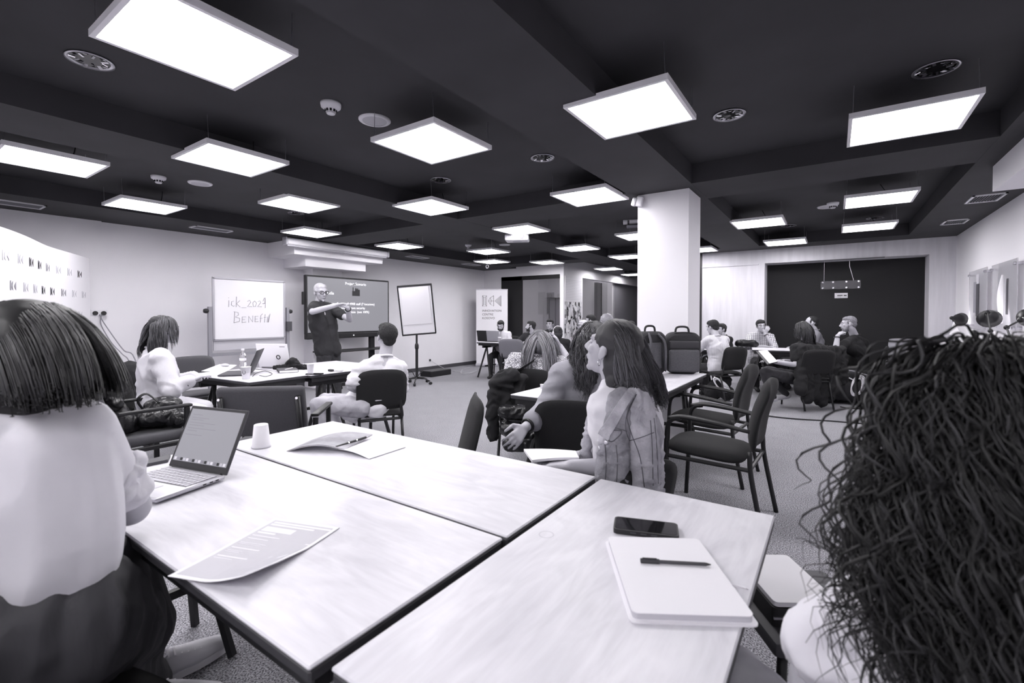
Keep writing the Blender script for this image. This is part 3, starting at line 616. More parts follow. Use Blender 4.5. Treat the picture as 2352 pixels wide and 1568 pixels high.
# ================================================================ tables
def trestle(e, x, w, h):
    t = MB().b2((x-0.02, -w/2+0.03, h-0.05), (x+0.02, w/2-0.03, h)).obj('trestle', 'black_metal', e)
    for sy in (-1, 1):
        for k in (-0.10, 0.10): MB().tube([(x, sy*(w/2-0.16), h-0.02), (x+k*1.6, sy*(w/2-0.06), 0.01)], 0.018, 6).obj('leg', 'black_metal', t)
    MB().b2((x-0.012, -w/2+0.1, 0.24), (x+0.012, w/2-0.1, 0.27)).obj('stretcher', 'black_metal', t)
def table(label, cx, cy, L, Wd, rz=0.0, z=0.75, group=None, name='table', inset=0.12):
    e = empty(name, label, 'table', (cx, cy, 0), rz, group)
    MB().rbox((0, 0, z-0.004), (L, Wd, 0.008), 0.003, 1).obj('tabletop', 'birch', e)
    MB().rbox((0, 0, z-0.019), (L-0.002, Wd-0.002, 0.022), 0.004, 1).obj('edge_band', 'edge_dark', e)
    f = MB()
    for sx, sy, dx, dy in ((0, 1, L-0.05, 0.03), (0, -1, L-0.05, 0.03), (1, 0, 0.03, Wd-0.111), (-1, 0, 0.03, Wd-0.111)): f.box((sx*(L/2-0.04), sy*(Wd/2-0.04), z-0.05), (dx, dy, 0.04))
    f.obj('apron', 'black_metal', e)
    for s_ in (-1, 1): trestle(e, s_*(L/2-inset), Wd-0.06, z-0.07)
    return e
table('near pale wooden table with the laptop and brochure on it', -1.41, 0.675, 1.48, 0.52)
table('near pale wooden table with the upturned cup and open booklet', -1.405, 1.211, 1.48, 0.528)
table('pale wooden table nearest the right corner, with phone and notebook', -0.386, 0.949, 1.027, 0.515, PI/2)
table('pale wooden table by the wall with laptops and two white cups', -4.49, 2.19, 1.02, 0.56, math.radians(4))
table('pale wooden table in front of the presenter with keys on it', -4.46, 2.98, 1.02, 0.98)
table('middle table, near half, where the woman in grey blazer sits', -1.42, 3.066, 0.776, 0.87, PI/2)
table('middle table, far half, carrying two backpacks by the column', -1.42, 4.065, 1.21, 0.87, PI/2)
table('far left table with open laptops before the roll-up banner', -5.33, 7.84, 1.46, 0.62)
table('far table beside the photo collage', -3.9, 8.35, 1.2, 0.7)
table('right group table, piece next to the column with small cups', -2.05, 8.25, 0.8, 0.66, math.radians(5))
table('right group table, long piece before the plaid shirt man', -0.55, 8.78, 1.16, 0.66, math.radians(8))
# ================================================================ things on the near tables
# laptop
def laptop(loc, ang, label, w=0.304, d=0.212, tilt=22, body='aluminium', deck='light_grey', lid='dark_grey', scr='screen_laptop', detail=True):
    """local: x along hinge, -y towards the user; origin under the hinge middle"""
    e = empty('laptop', label, 'laptop', loc, ang)
    MB().rbox((0, -d/2, 0.010), (w, d, 0.014), 0.006, 3).obj('base', body, e, auto=40)
    Rt = M.Rotation(-math.radians(tilt), 3, 'X')
    l = MB().rbox(V((0, 0.004, 0.014))+Rt@V((0, 0, d/2)), (w, 0.006, d), 0.0028, 2, R=Rt).obj('lid', lid, e, auto=40)
    MB().box(V((0, 0.004, 0.014))+Rt@V((0, -0.0034, d/2)), (w-0.004, 0.0008, d-0.004), R=Rt).obj('bezel', 'black_plastic', l)
    MB().box(V((0, 0.004, 0.014))+Rt@V((0, -0.0042, d/2+0.006)), (w-0.022, 0.0008, d-0.034), R=Rt).obj('screen', scr, l)
    MB().cyl((-w*0.42, 0.002, 0.014), (w*0.42, 0.002, 0.014), 0.006).obj('hinge', 'black_plastic', e)
    if detail:
        MB().box((0, -0.072, 0.0172), (w*0.9, 0.102, 0.0006)).obj('keyboard_well', 'black_plastic', e)
        n = 14; kw = w*0.9/n
        for r_ in range(6):
            for c in range(n):
                if r_ == 5 and 4 <= c <= 8:
                    if c == 6: MB().rbox(((c-n/2+0.5)*kw, -0.026-r_*0.0172, 0.0182), (kw*4.8, 0.0142, 0.0016), 0.0006, 1).obj('key', 'light_grey', e)
                    continue
                MB().box(((c-n/2+0.5)*kw, -0.026-r_*0.0172, 0.0182), (kw*0.84, 0.0142, 0.0014)).obj('key', 'light_grey', e)
        MB().rbox((0, -d+0.045, 0.0174), (w*0.36, 0.07, 0.0008), 0.0004, 1).obj('trackpad', deck, e)
        for k in (0.03, 0.05, 0.072): MB().box((w/2, -k, 0.010), (0.0012, 0.011, 0.004)).obj('port', 'black_plastic', e)
        ln = [(-.46, .40, .2), (-.46, .34, .35), (-.46, .30, .25), (-.46, .24, .5), (-.46, .19, .3), (-.46, .13, .55), (-.46, .08, .2), (-.46, -.0, .33)]
        for x_, y_, l_ in ln: MB().box(V((0, 0.004, 0.014))+Rt@V(((x_+l_/2)*(w-0.03), -0.0048, d/2+0.006+y_*(d-0.04))), (l_*(w-0.03), 0.0005, 0.0016), R=Rt).obj('text_line', 'grey', l)
        for c in range(17): MB().box(V((0, 0.004, 0.014))+Rt@V(((c-8)*0.0150, -0.0048, 0.030)), (0.0115, 0.0005, 0.0095), R=Rt).obj('dock_icon', ('white_plastic', 'grey', 'black_plastic', 'light_grey')[(c*5) % 4], l)
    return e
mat('screen_laptop', 0.05, 0.3, emit=0.28, estr=1.0); mat('screen_dark', 0.02, 0.3, emit=0.10, estr=1.0); mat('screen_off', 0.015, 0.2)
hl, hr = onz(387, 1071, 0.765), onz(517, 1093, 0.765)
laptop(((hl.x+hr.x)/2, (hl.y+hr.y)/2, 0.7515), math.atan2(hr.y-hl.y, hr.x-hl.x), 'open silver laptop with a grey document on its screen, near left', w=(hr-hl).length+0.005, d=0.218, tilt=24)
# upturned paper cup
cp_ = onz(600, 1026, 0.75)
e = empty('paper_cup', 'white paper cup standing upside down on the near table', 'cup', (cp_.x, cp_.y, 0.7505))
MB().lathe([(0.036, 0.0), (0.038, 0.002), (0.038, 0.006), (0.0355, 0.009), (0.027, 0.093), (0.025, 0.095), (0.024, 0.090), (0, 0.090)], n=32, caps=False).obj('wall', 'paper', e, smooth=True)
# dark flat folder behind the laptop
q = [onz(*p, 0.75) for p in ((318, 1076), (322, 1067), (392, 1049), (386, 1062))]
c = sum(q, V((0, 0, 0)))/4
tag(MB().add([p-c+V((0, 0, z)) for z in (0.0015, 0.012) for p in q], [(3, 2, 1, 0), (4, 5, 6, 7), (0, 1, 5, 4), (1, 2, 6, 5), (2, 3, 7, 6), (3, 0, 4, 7)]).obj('flat_folder', 'dark_grey', loc=c), 'dark grey flat folder lying behind the open laptop', 'folder')
# sheets
def sheet(px, z=0.7515, bend=None, nx=8, ny=6, th=0.0006):
    """bilinear sheet from 4 points in order a,b,c,d; bend(u,v)->dz"""
    a, b, c, d = px; vs = []
    for k in (0, 1):
        for j in range(ny+1):
            for i in range(nx+1):
                u, v = i/nx, j/ny; p = a*(1-u)*(1-v)+b*u*(1-v)+c*u*v+d*(1-u)*v
                vs.append(V((p.x, p.y, p.z+(bend(u, v) if bend else 0)+k*th)))
    n = (nx+1)*(ny+1); fs = []
    for j in range(ny):
        for i in range(nx):
            q = j*(nx+1)+i; fs.append((q+n, q+1+n, q+nx+2+n, q+nx+1+n)); fs.append((q, q+nx+1, q+nx+2, q+1))
    bd = [i for i in range(nx+1)]+[(j+1)*(nx+1)+nx for j in range(ny)]+[ny*(nx+1)+nx-1-i for i in range(nx)]+[(ny-1-j)*(nx+1) for j in range(ny-1)]
    for i in range(len(bd)): p, q = bd[i], bd[(i+1) % len(bd)]; fs.append((p, q, q+n, p+n))
    return MB().add(vs, fs)
A, B_, C_, D_ = [onz(*p, 0.7515) for p in ((385, 1328), (562, 1357), (780, 1212), (632, 1190))]
o = A.copy()
bd = lambda u, v: 0.016*max(0, (u-0.45))**1.5*max(0, 1-v*1.6)*4+0.004*max(0, 1-v*3)
e = empty('brochure', 'grey printed brochure with white border overhanging the near table edge', 'brochure', o)
sheet([p-o for p in (A, B_, C_, D_)], 0, bd, 12, 10, 0.0012).obj('cover', 'paper', e)
def inner(u0, v0, u1, v1):
    Q = [A, B_, C_, D_]; f = lambda u, v: Q[0]*(1-u)*(1-v)+Q[1]*u*(1-v)+Q[2]*u*v+Q[3]*(1-u)*v
    return [f(u0, v0)-o, f(u1, v0)-o, f(u1, v1)-o, f(u0, v1)-o]
def inset_sheet(u0, v0, u1, v1, m, name, lift):
    b2_ = lambda u, v: bd(u0+(u1-u0)*u, v0+(v1-v0)*v)+lift
    sheet(inner(u0, v0, u1, v1), 0, b2_, 8, 6, 0.0002).obj(name, m, e)
mat('brochure_grey', 0.46, 0.5)
inset_sheet(0.05, 0.035, 0.95, 0.965, 'brochure_grey', 'printed_field', 0.0013)
for u0, v0, u1, v1 in ((.1, .91, .95, .935), (.1, .87, .75, .895), (.1, .76, .55, .84), (.1, .72, .36, .745), (.1, .67, .5, .682), (.1, .62, .4, .632), (.1, .55, .47, .558), (.1, .53, .42, .537), (.1, .46, .5, .476), (.1, .42, .32, .427), (.1, .40, .3, .407), (.1, .33, .52, .346), (.1, .30, .36, .307)):
    inset_sheet(u0, v0, u1, v1, 'paper', 'text_block', 0.0017)
# open booklet with pen
e = empty('open_booklet', 'open booklet with a grey cover lifted and a blank white page', 'booklet', onz(800, 1030, 0.7515)); o = V(e.location)
q = [onz(*p, 0.7515)-o for p in ((757, 1032), (848, 1054), (932, 1027), (862, 1003))]
sheet(q, 0, lambda u, v: 0.012*math.sin(PI*u)*(1-0.3*v), 8, 6, 0.002).obj('page', 'paper', e)
q = [onz(658, 1036, 0.7515)-o, onz(792, 1036, 0.757)-o, onz(856, 1001, 0.765)-o, onz(716, 1010, 0.7515)-o]
mat('print_grey', 0.30, 0.6, var=0.5, vscale=9)
sheet(q, 0, lambda u, v: 0.022*math.sin(PI*min(1, u*1.0))*1.0+0.006*u, 10, 6, 0.0015).obj('cover', 'print_grey', e)
q2 = [p+V((0, 0, 0.0)) for p in q]
sheet(q2, 0, lambda u, v: 0.022*math.sin(PI*min(1, u))*1.0+0.006*u-0.003, 10, 6, 0.0015).obj('inner_leaf', 'paper', e)
a, b = onz(772, 1026, 0.772), onz(846, 1002, 0.775)
e = empty('pen', 'black pen tucked along the fold of the open booklet', 'pen', a)
d_ = b-a; MB().cyl((0, 0, 0), d_*0.92, 0.0045).obj('barrel', 'black_plastic', e); MB().cyl(d_*0.92, d_, 0.0045, 0.001).obj('tip', 'steel', e)
for k in (0.35, 0.6): MB().cyl(d_*k, d_*(k+0.03), 0.0048).obj('ring', 'chrome', e)
# notebook, pen, phone
A, B_, C_, D_ = [onz(*p, 0.75) for p in ((1399, 1247), (1612, 1250), (1728, 1440), (1446, 1427))]
c = (A+B_+C_+D_)/4; ux = ((B_-A)+(C_-D_)).normalized(); nw = ((B_-A).length+(C_-D_).length)/2; uy = V((-ux.y, ux.x, 0)); nh = abs((A-D_).dot(uy)+(B_-C_).dot(uy))/2
an = math.atan2(ux.y, ux.x)
e = empty('notebook', 'open white notebook with blank pages and a ribbon, on the near table', 'notebook', (c.x, c.y, 0.7505), an)
MB().prism(rrect(nw+0.01, nh+0.008, 0.012), 0.003).obj('cover', 'white_paint', e); MB().prism(rrect(nw-0.004, nh-0.006, 0.01), 0.011, (0, 0.001, 0.003)).obj('page_block', 'light_grey', e)
MB().prism(rrect(nw-0.002, nh-0.004, 0.012), 0.0012, (0, 0.001, 0.014)).obj('top_page', 'paper', e)
rb = [onz(1670, 1340, 0.7525), onz(1700, 1347, 0.7525), onz(1716, 1352, 0.7525), onz(1729, 1366, 0.72)]
Ri = M.Rotation(-an, 3, 'Z'); MB().tube([Ri@(p-V(e.location)) for p in smooth_path(rb, 4)], 0.0016, 5).obj('ribbon', 'paper', e)
a, b = onz(1471, 1287, 0.77), onz(1633, 1296, 0.77)
e = empty('pen', 'dark ballpoint pen with cap lying across the open notebook', 'pen', a); d_ = b-a
MB().cyl((0, 0, 0), d_*0.27, 0.0052).obj('cap', 'edge_dark', e); MB().cyl(d_*0.25, d_*0.93, 0.0036).obj('barrel', 'dark_grey', e); MB().cyl(d_*0.93, d_, 0.0034, 0.0008).obj('tip', 'edge_dark', e); MB().box(d_*0.13+V((0, 0, 0.006)), (0.03, 0.002, 0.002), math.atan2(d_.y, d_.x)).obj('clip', 'edge_dark', e)
q = [onz(*p, 0.757) for p in ((1415, 1192), (1552, 1205), (1560, 1238), (1410, 1216))]
c = sum(q, V((0, 0, 0)))/4; ux = ((q[1]-q[0])+(q[2]-q[3])).normalized(); pw = 0.158; ph_ = 0.078
e = empty('smartphone', 'black smartphone in a thick case lying face up by the notebook', 'phone', (c.x, c.y, 0.7505), math.atan2(ux.y, ux.x))
MB().prism(rrect(pw, ph_, 0.012), 0.012).obj('case', 'black_plastic', e, auto=30)
mat('phone_glass', 0.01, 0.05); MB().prism(rrect(pw-0.008, ph_-0.008, 0.009), 0.0006, (0, 0, 0.012)).obj('screen', 'phone_glass', e)
for u in (-0.03, -0.005, 0.02): MB().box((u, -ph_/2, 0.007), (0.014, 0.0015, 0.003)).obj('side_button', 'dark_grey', e)
# small round stain / dot mark on the tables belong to the wood
tag(MB().lathe([(0.0165, 0), (0.018, 0.0004), (0.0195, 0)], (0, 0, 0), 24, caps=False).obj('cup_ring_mark', 'light_grey', loc=onz(1255, 1227, 0.7502)), 'faint round cup mark on the right near table', 'stain')
# white laptop lying beside the right table edge
lp = onz(1795, 1325, 0.54)
e = empty('tablet_case', 'white rounded laptop sleeve lying beyond the right table edge', 'laptop sleeve', (lp.x+0.0, lp.y, 0.53), math.radians(33))
MB().prism(rrect(0.17, 0.25, 0.012), 0.012).obj('shell', 'white_paint', e, auto=30); MB().prism(rrect(0.18, 0.26, 0.012), 0.05, (0.0, 0, -0.052)).obj('body', 'black_plastic', e, auto=30)
MB().b2((-0.09, -0.133, -0.03), (0.09, -0.129, -0.024)).obj('silver_trim', 'steel', e)
e = empty('stool', 'dark backless stool beside the right near table, under the white sleeve', 'stool', (lp.x+0.05, lp.y+0.02, 0), math.radians(33))
MB().rbox((0, 0, 0.455), (0.34, 0.36, 0.044), 0.015, 2).obj('seat', 'dark_grey', e, auto=40)
for sx in (-1, 1):
    for sy in (-1, 1): MB().tube([(sx*0.13, sy*0.14, 0.44), (sx*0.16, sy*0.17, 0.0)], 0.013, 8).obj('leg', 'black_metal', e, smooth=True)
mat('cloth_grey_chair', 0.17, 0.95, bump=0.3, bscale=30)
# ================================================================ chairs (local +y is where the sitter faces, origin on the floor under the seat)
def pad(w, h, t, r, curve=0.0, axis='y', n=10):
    """upholstered pad: rounded rectangle in local x (width) and v (height), thickness t, bulged; returned as function space list"""
    bm = bmesh.new(); bmesh.ops.create_grid(bm, x_segments=n, y_segments=n, size=0.5); vs = []
    P = {}
    out = MB(); out_v = []; N = n+1
    for side in (1, -1):
        for j in range(N):
            for i in range(N):
                u, v = i/n*2-1, j/n*2-1
                # squircle mapping for rounded corners
                k = 5.0; m_ = max(abs(u), abs(v)); q = ((abs(u)**k+abs(v)**k)**(1/k)) or 1
                s_ = (m_/q) if q > 1e-6 else 1
                s_ = 1-(1-s_)*min(1, r/(0.5*min(w, h))*2.2)
                x, y = u*s_*w/2, v*s_*h/2
                edge = 1-max(abs(u), abs(v))**6*0.75
                z = side*t/2*edge+curve*((x/(w/2))**2)
                out_v.append((x, y, z))
    fs = []
    for j in range(n):
        for i in range(n):
            a = j*N+i; fs.append((a, a+1, a+N+1, a+N)); b = a+N*N; fs.append((b, b+N, b+N+1, b+1))
    ring = [i for i in range(n)]+[j*N+n for j in range(n)]+[n*N+n-i for i in range(n)]+[(n-j)*N for j in range(n)]
    for i in range(len(ring)):
        a, b = ring[i], ring[(i+1) % len(ring)]; fs.append((b, a, a+N*N, b+N*N))
    bm.free(); out.add(out_v, fs); return out
def place(mb, o, R): mb.v = [V(o)+R@p for p in mb.v]; return mb
def visitor_chair(label, loc, rz, fabric='black_fabric', arms=False, w=0.46, back_h=0.36, tilt=12, zb=0.66, name='visitor_chair'):
    e = empty(name, label, 'chair', (loc[0], loc[1], 0), rz)
    place(pad(w, 0.42, 0.055, 0.06, -0.012), (0, 0.0, 0.445), M.Rotation(math.radians(2), 3, 'X')).obj('seat', fabric, e, smooth=True)
    t = math.radians(tilt); Rb_ = frame((1, 0, 0), (0, -math.sin(t), math.cos(t)))
    bc = V((0, -0.235, zb)); place(pad(w, back_h, 0.045, 0.09, 0.03), bc, Rb_).obj('backrest', fabric, e, smooth=True)
    for s_ in (-1, 1):
        x = s_*(w/2-0.03)
        MB().tube(smooth_path([(x, 0.21, 0.012), (x, 0.17, 0.41)], 3), 0.0125, 8).obj('leg', 'black_metal', e, smooth=True)
        MB().tube(smooth_path([(x, -0.30, 0.012), (x, -0.20, 0.40)], 3), 0.0125, 8).obj('leg', 'black_metal', e, smooth=True)
        MB().tube([(x, 0.2, 0.405), (x, -0.21, 0.395)], 0.0125, 8).obj('side_rail', 'black_metal', e)
        MB().tube(smooth_path([(x, -0.12, 0.395), (x, -0.225, 0.42), (x*0.93, -0.235, 0.52), (x*0.9, -0.25, zb)], 5), 0.013, 8).obj('back_tube', 'black_metal', e, smooth=True)
        if arms:
            xa = s_*(w/2+0.035)
            MB().tube(smooth_path([(x, 0.17, 0.40), (xa, 0.18, 0.47), (xa, 0.17, 0.60), (xa, 0.12, 0.645), (xa, -0.05, 0.648), (xa*0.98, -0.23, 0.63)], 5), 0.013, 8).obj('arm_frame', 'black_metal', e, smooth=True)
            MB().rbox((xa, 0.0, 0.655), (0.05, 0.33, 0.022), 0.009).obj('armrest', 'black_plastic', e, auto=40)
    MB().tube([(-w/2+0.03, -0.2, 0.395), (w/2-0.03, -0.2, 0.395)], 0.0125, 8).obj('cross_rail', 'black_metal', e); MB().tube([(-w/2+0.03, 0.18, 0.405), (w/2-0.03, 0.18, 0.405)], 0.0125, 8).obj('cross_rail', 'black_metal', e)
    return e
def contour_chair(label, loc, rz, scale=1.0):
    """black armchair with waisted tall back and thin curved arms"""
    e = empty('armchair', label, 'chair', (loc[0], loc[1], 0), rz); w = 0.49
    place(pad(w, 0.47, 0.075, 0.10, -0.015), (0, 0.02, 0.45), M.Rotation(math.radians(3), 3, 'X')).obj('seat', 'black_fabric', e, smooth=True)
    b = pad(0.44, 0.44, 0.06, 0.12, 0.035, n=12)
    for p in b.v:
        v = p.y/0.22; p.z += 0.035*(v*v)-(0.02 if v > 0.6 else 0)*(v-0.6)*3; p.x *= 1-0.10*abs(v) if v < 0 else 1-0.04*v
    t = math.radians(14); place(b, (0, -0.255, 0.70), frame((1, 0, 0), (0, -math.sin(t), math.cos(t)))).obj('backrest', 'black_fabric', e, smooth=True)
    for s_ in (-1, 1):
        x = s_*0.26
        MB().tube(smooth_path([(x, 0.25, 0.0), (x, 0.235, 0.30), (x, 0.225, 0.56), (x, 0.20, 0.635), (x, 0.14, 0.655)], 5), 0.0145, 8).obj('leg', 'black_metal', e, smooth=True)
        MB().tube(smooth_path([(x, -0.33, 0.0), (x*0.96, -0.26, 0.36), (x*0.9, -0.25, 0.50)], 5), 0.0145, 8).obj('leg', 'black_metal', e, smooth=True)
        MB().tube(smooth_path([(x, 0.22, 0.648), (x, 0.12, 0.665), (x, -0.06, 0.652), (x*0.97, -0.25, 0.622)], 5), [0.012+0.006*math.sin(PI*i/15) for i in range(16)], 8, flat=0.75).obj('armrest', 'black_plastic', e, smooth=True)
        MB().tube([(x*0.96, 0.23, 0.405), (x*0.94, -0.25, 0.395)], 0.013, 8).obj('side_rail', 'black_metal', e)
    MB().tube([(-0.24, -0.25, 0.395), (0.24, -0.25, 0.395)], 0.013, 8).obj('cross_rail', 'black_metal', e)
    return e
def grey_chair(label, loc, rz, fabric='grey_fabric', arms=True):
    """wide conference armchair: flat upholstered back on two tubes, straight black frame"""
    e = empty('conference_chair', label, 'chair', (loc[0], loc[1], 0), rz); w = 0.50
    MB().rbox((0, 0.0, 0.435), (w, 0.48, 0.07), 0.03, 3).obj('seat', fabric, e, auto=50)
    t = math.radians(15); Rb_ = frame((1, 0, 0), (0, -math.sin(t), math.cos(t)))
    MB().rbox((0, -0.265, 0.70), (0.51, 0.33, 0.055), 0.024, 3, R=Rb_).obj('backrest', fabric, e, auto=50)
    for s_ in (-1, 1):
        x = s_*0.22; xa = s_*0.285
        MB().tube([(x, -0.21, 0.40), (x, -0.262, 0.50), (x, -0.345, 0.80)], 0.017, 8).obj('back_tube', 'black_metal', e, smooth=True)
        MB().cyl((x, -0.35, 0.79), (x, -0.362, 0.793), 0.008).obj('screw', 'chrome', e)
        MB().rbox((xa, 0.205, 0.32), (0.03, 0.035, 0.64), 0.008).obj('leg', 'black_metal', e); MB().tube([(xa, -0.17, 0.63), (xa, -0.25, 0.0)], 0.018, 8).obj('leg', 'black_metal', e)
        MB().rbox((xa, 0.02, 0.65), (0.05, 0.43, 0.022), 0.008).obj('armrest', 'black_plastic', e, auto=40)
        MB().rbox((xa, 0.0, 0.39), (0.025, 0.42, 0.03), 0.006).obj('side_rail', 'black_metal', e)
        MB().rbox((xa, 0.205, 0.47), (0.033, 0.038, 0.022), 0.004).obj('collar', 'steel', e)
    MB().rbox((0, 0.0, 0.39), (0.56, 0.03, 0.03), 0.006).obj('cross_rail', 'black_metal', e)
    return e
FX = lambda x, y: math.atan2(y, x)-PI/2     # facing vector -> rotation
grey_chair('grey armchair holding the black handbag and leather jacket', (-4.14, 1.25), 0)
grey_chair('grey conference chair turned with its wide back to the viewer', (-3.12, 1.72), FX(-0.72, 0.75), 'grey_fabric')
grey_chair('grey chair behind the bag chair, back tilted up at the left', (-5.05, 1.15), FX(0.5, 0.85))
grey_chair('grey chair farthest left against the pale wall', (-5.85, 1.42), FX(0.45, 0.9))
visitor_chair('black chair under the woman in the white blazer', (-4.75, 1.5), FX(0.75, 0.65))
visitor_chair('grey chair beyond the woman in the white blazer by the wall', (-5.75, 2.3), FX(0.95, -0.1), 'grey_fabric')
visitor_chair('black chair under the man in the white t-shirt', (dep(866, 940, 4.25).x, dep(866, 940, 4.25).y), FX(-0.85, 0.5), w=0.42, back_h=0.36, zb=0.66)
visitor_chair('dark chair back beyond the near table, turned side on', (-1.78, 1.75), FX(-0.72, -0.7), 'black_fabric', w=0.44, back_h=0.44, tilt=14, zb=0.66)
visitor_chair('black chair under the woman in the grey blazer', (-1.17, 2.46), FX(-0.25, 0.97), w=0.46, back_h=0.40, zb=0.66, arms=True)
visitor_chair('black chair with a dark coat hung over it, floral blouse woman', (-2.22, 3.52), FX(-0.35, 0.94), w=0.50, zb=0.68)
visitor_chair('dark chair under the woman in the denim jacket', (-0.83, 1.80), FX(-0.95, 0.3), w=0.36, back_h=0.30, zb=0.60)
contour_chair('black armchair in full view on the right of the middle table', (-0.64, 3.27), FX(-1, 0.03))
contour_chair('black armchair at the middle table next to the column', (-0.86, 4.13), FX(-1, 0.08))
visitor_chair('black chair under the man in the striped shirt', (-1.42, 7.72), FX(-0.8, 0.6), w=0.44)
visitor_chair('black chair with a black coat over it, laptop woman on the right', (-0.33, 7.75), FX(-0.6, 0.8), w=0.46)
visitor_chair('black chair under the man in the black t-shirt', (0.38, 9.0), FX(-1, 0.1), w=0.48)
visitor_chair('black chair under the plaid shirt man beyond the table', (-1.0, 9.4), FX(0.15, -1), w=0.44)
visitor_chair('black chair behind the far right table, mostly hidden', (-0.3, 9.55), FX(-0.2, -1), w=0.44)
visitor_chair('grey draped chair at the far left table with a garment over it', (-4.8, 7.15), FX(-0.2, 1), 'cloth_grey_chair', w=0.48, zb=0.70)
visitor_chair('dark chair of the man at the far left laptop', (-6.0, 8.5), FX(0.1, -1), w=0.44)
visitor_chair('dark chair of the man leaning on his arm far left', (-5.0, 8.6), FX(0.1, -1), w=0.44)
visitor_chair('dark chair of the woman with the hair bun', (-3.95, 7.05), FX(-0.2, 1), w=0.44)
visitor_chair('dark chair of the grey haired man by the collage', (-4.2, 9.05), FX(0.2, -1), w=0.44)
# ================================================================ people
mat('skin', 0.42, 0.5, var=0.05, vscale=20, spec=0.35)
mat('skin_mid', 0.36, 0.5, var=0.05, vscale=20, spec=0.35)
mat('eye_white', 0.6, 0.2); mat('eye_dark', 0.01, 0.15); mat('lip', 0.27, 0.5); mat('lens', 0.8, 0.05, alpha=0.15)
def hair_mat(name, dark, light, rough=0.38):
    m = mat(name, dark, rough); nt = m.node_tree; b = nt.nodes['Principled BSDF']
    g = nt.nodes.new('ShaderNodeNewGeometry'); r = nt.nodes.new('ShaderNodeValToRGB')
    r.color_ramp.elements[0].color = tint(dark); r.color_ramp.elements[1].color = tint(light)
    r.color_ramp.elements[0].position = 0.25
    nt.links.new(g.outputs['Random Per Island'], r.inputs['Fac']); nt.links.new(r.outputs['Color'], b.inputs['Base Color'])
    b.inputs['Specular IOR Level'].default_value = 0.6
    return m
hair_mat('hair_black', 0.006, 0.035); hair_mat('hair_dark', 0.010, 0.06); hair_mat('hair_curly', 0.004, 0.022, 0.6)
mat('cap_brown', 0.028, 0.6); mat('cap_black', 0.007, 0.5); mat('cap_streaked', 0.10, 0.6); hair_mat('hair_brown', 0.03, 0.14); hair_mat('hair_streaked', 0.06, 0.42); hair_mat('hair_grey', 0.25, 0.5); hair_mat('hair_fair', 0.10, 0.32)
mat('hair_short', 0.016, 0.7, var=0.5, vscale=120, bump=0.8, bscale=220); mat('hair_short_grey', 0.20, 0.8, var=0.5, vscale=140, bump=0.7, bscale=220); mat('hair_white', 0.50, 0.8, var=0.3, vscale=140, bump=0.5, bscale=220)
mat('cloth_white', 0.63, 0.9, bump=0.35, bscale=9, var=0.02); mat('cloth_offwhite', 0.56, 0.9, bump=0.4, bscale=12)
mat('cloth_black', 0.012, 0.95, bump=0.3, bscale=25); mat('cloth_dark', 0.022, 0.9, bump=0.3, bscale=25); mat('cloth_skirt', 0.035, 0.75, bump=0.3, bscale=10, stretch=(3, 3, 0.6))
mat('cloth_grey', 0.26, 0.9, bump=0.3, bscale=18); mat('cloth_jeans', 0.035, 0.9, var=0.35, vscale=14, bump=0.4, bscale=20); mat('cloth_lightjeans', 0.38, 0.9, var=0.2, vscale=10, bump=0.5, bscale=16)
mat('denim', 0.37, 0.92, var=0.30, vscale=16, bump=0.5, bscale=90, detail=8); mat('denim_dark', 0.17, 0.9, var=0.35, vscale=18, bump=0.3, bscale=60); mat('denim_shaded', 0.24, 0.92, var=0.35, vscale=16, bump=0.5, bscale=90, detail=8); mat('denim_seam', 0.10, 0.9)
mat('cloth_midgrey', 0.16, 0.9, bump=0.3, bscale=25)
ramp_pattern('floral', 'voronoi', 55, [0.85, 0.55, 0.06, 0.35, 0.7], 0.9, [0.12, 0.3, 0.42, 0.6, 0.85])
def grid_cloth(name, base, line, s, stripes_only=False):
    m = mat(name, base, 0.9); nt = m.node_tree; b = nt.nodes['Principled BSDF']; tc = nt.nodes.new('ShaderNodeTexCoord')
    fac = None
    for ax in (('X', 'Z') if not stripes_only else ('X',)):
        w = nt.nodes.new('ShaderNodeTexWave'); w.bands_direction = ax; w.inputs['Scale'].default_value = s; w.inputs['Distortion'].default_value = 1.0; w.inputs['Detail Scale'].default_value = 0.6
        nt.links.new(tc.outputs['Object'], w.inputs['Vector'])
        if fac is None: fac = w.outputs['Fac']
        else:
            mx = nt.nodes.new('ShaderNodeMath'); mx.operation = 'MINIMUM'; nt.links.new(fac, mx.inputs[0]); nt.links.new(w.outputs['Fac'], mx.inputs[1]); fac = mx.outputs[0]
    r = nt.nodes.new('ShaderNodeValToRGB'); r.color_ramp.elements[0].color = tint(line); r.color_ramp.elements[1].color = tint(base); r.color_ramp.elements[0].position = 0.02; r.color_ramp.elements[1].position = 0.3
    nt.links.new(fac, r.inputs['Fac']); nt.links.new(r.outputs['Color'], b.inputs['Base Color'])
grid_cloth('plaid', 0.62, 0.12, 11.0); grid_cloth('pinstripe', 0.62, 0.34, 22.0, True)

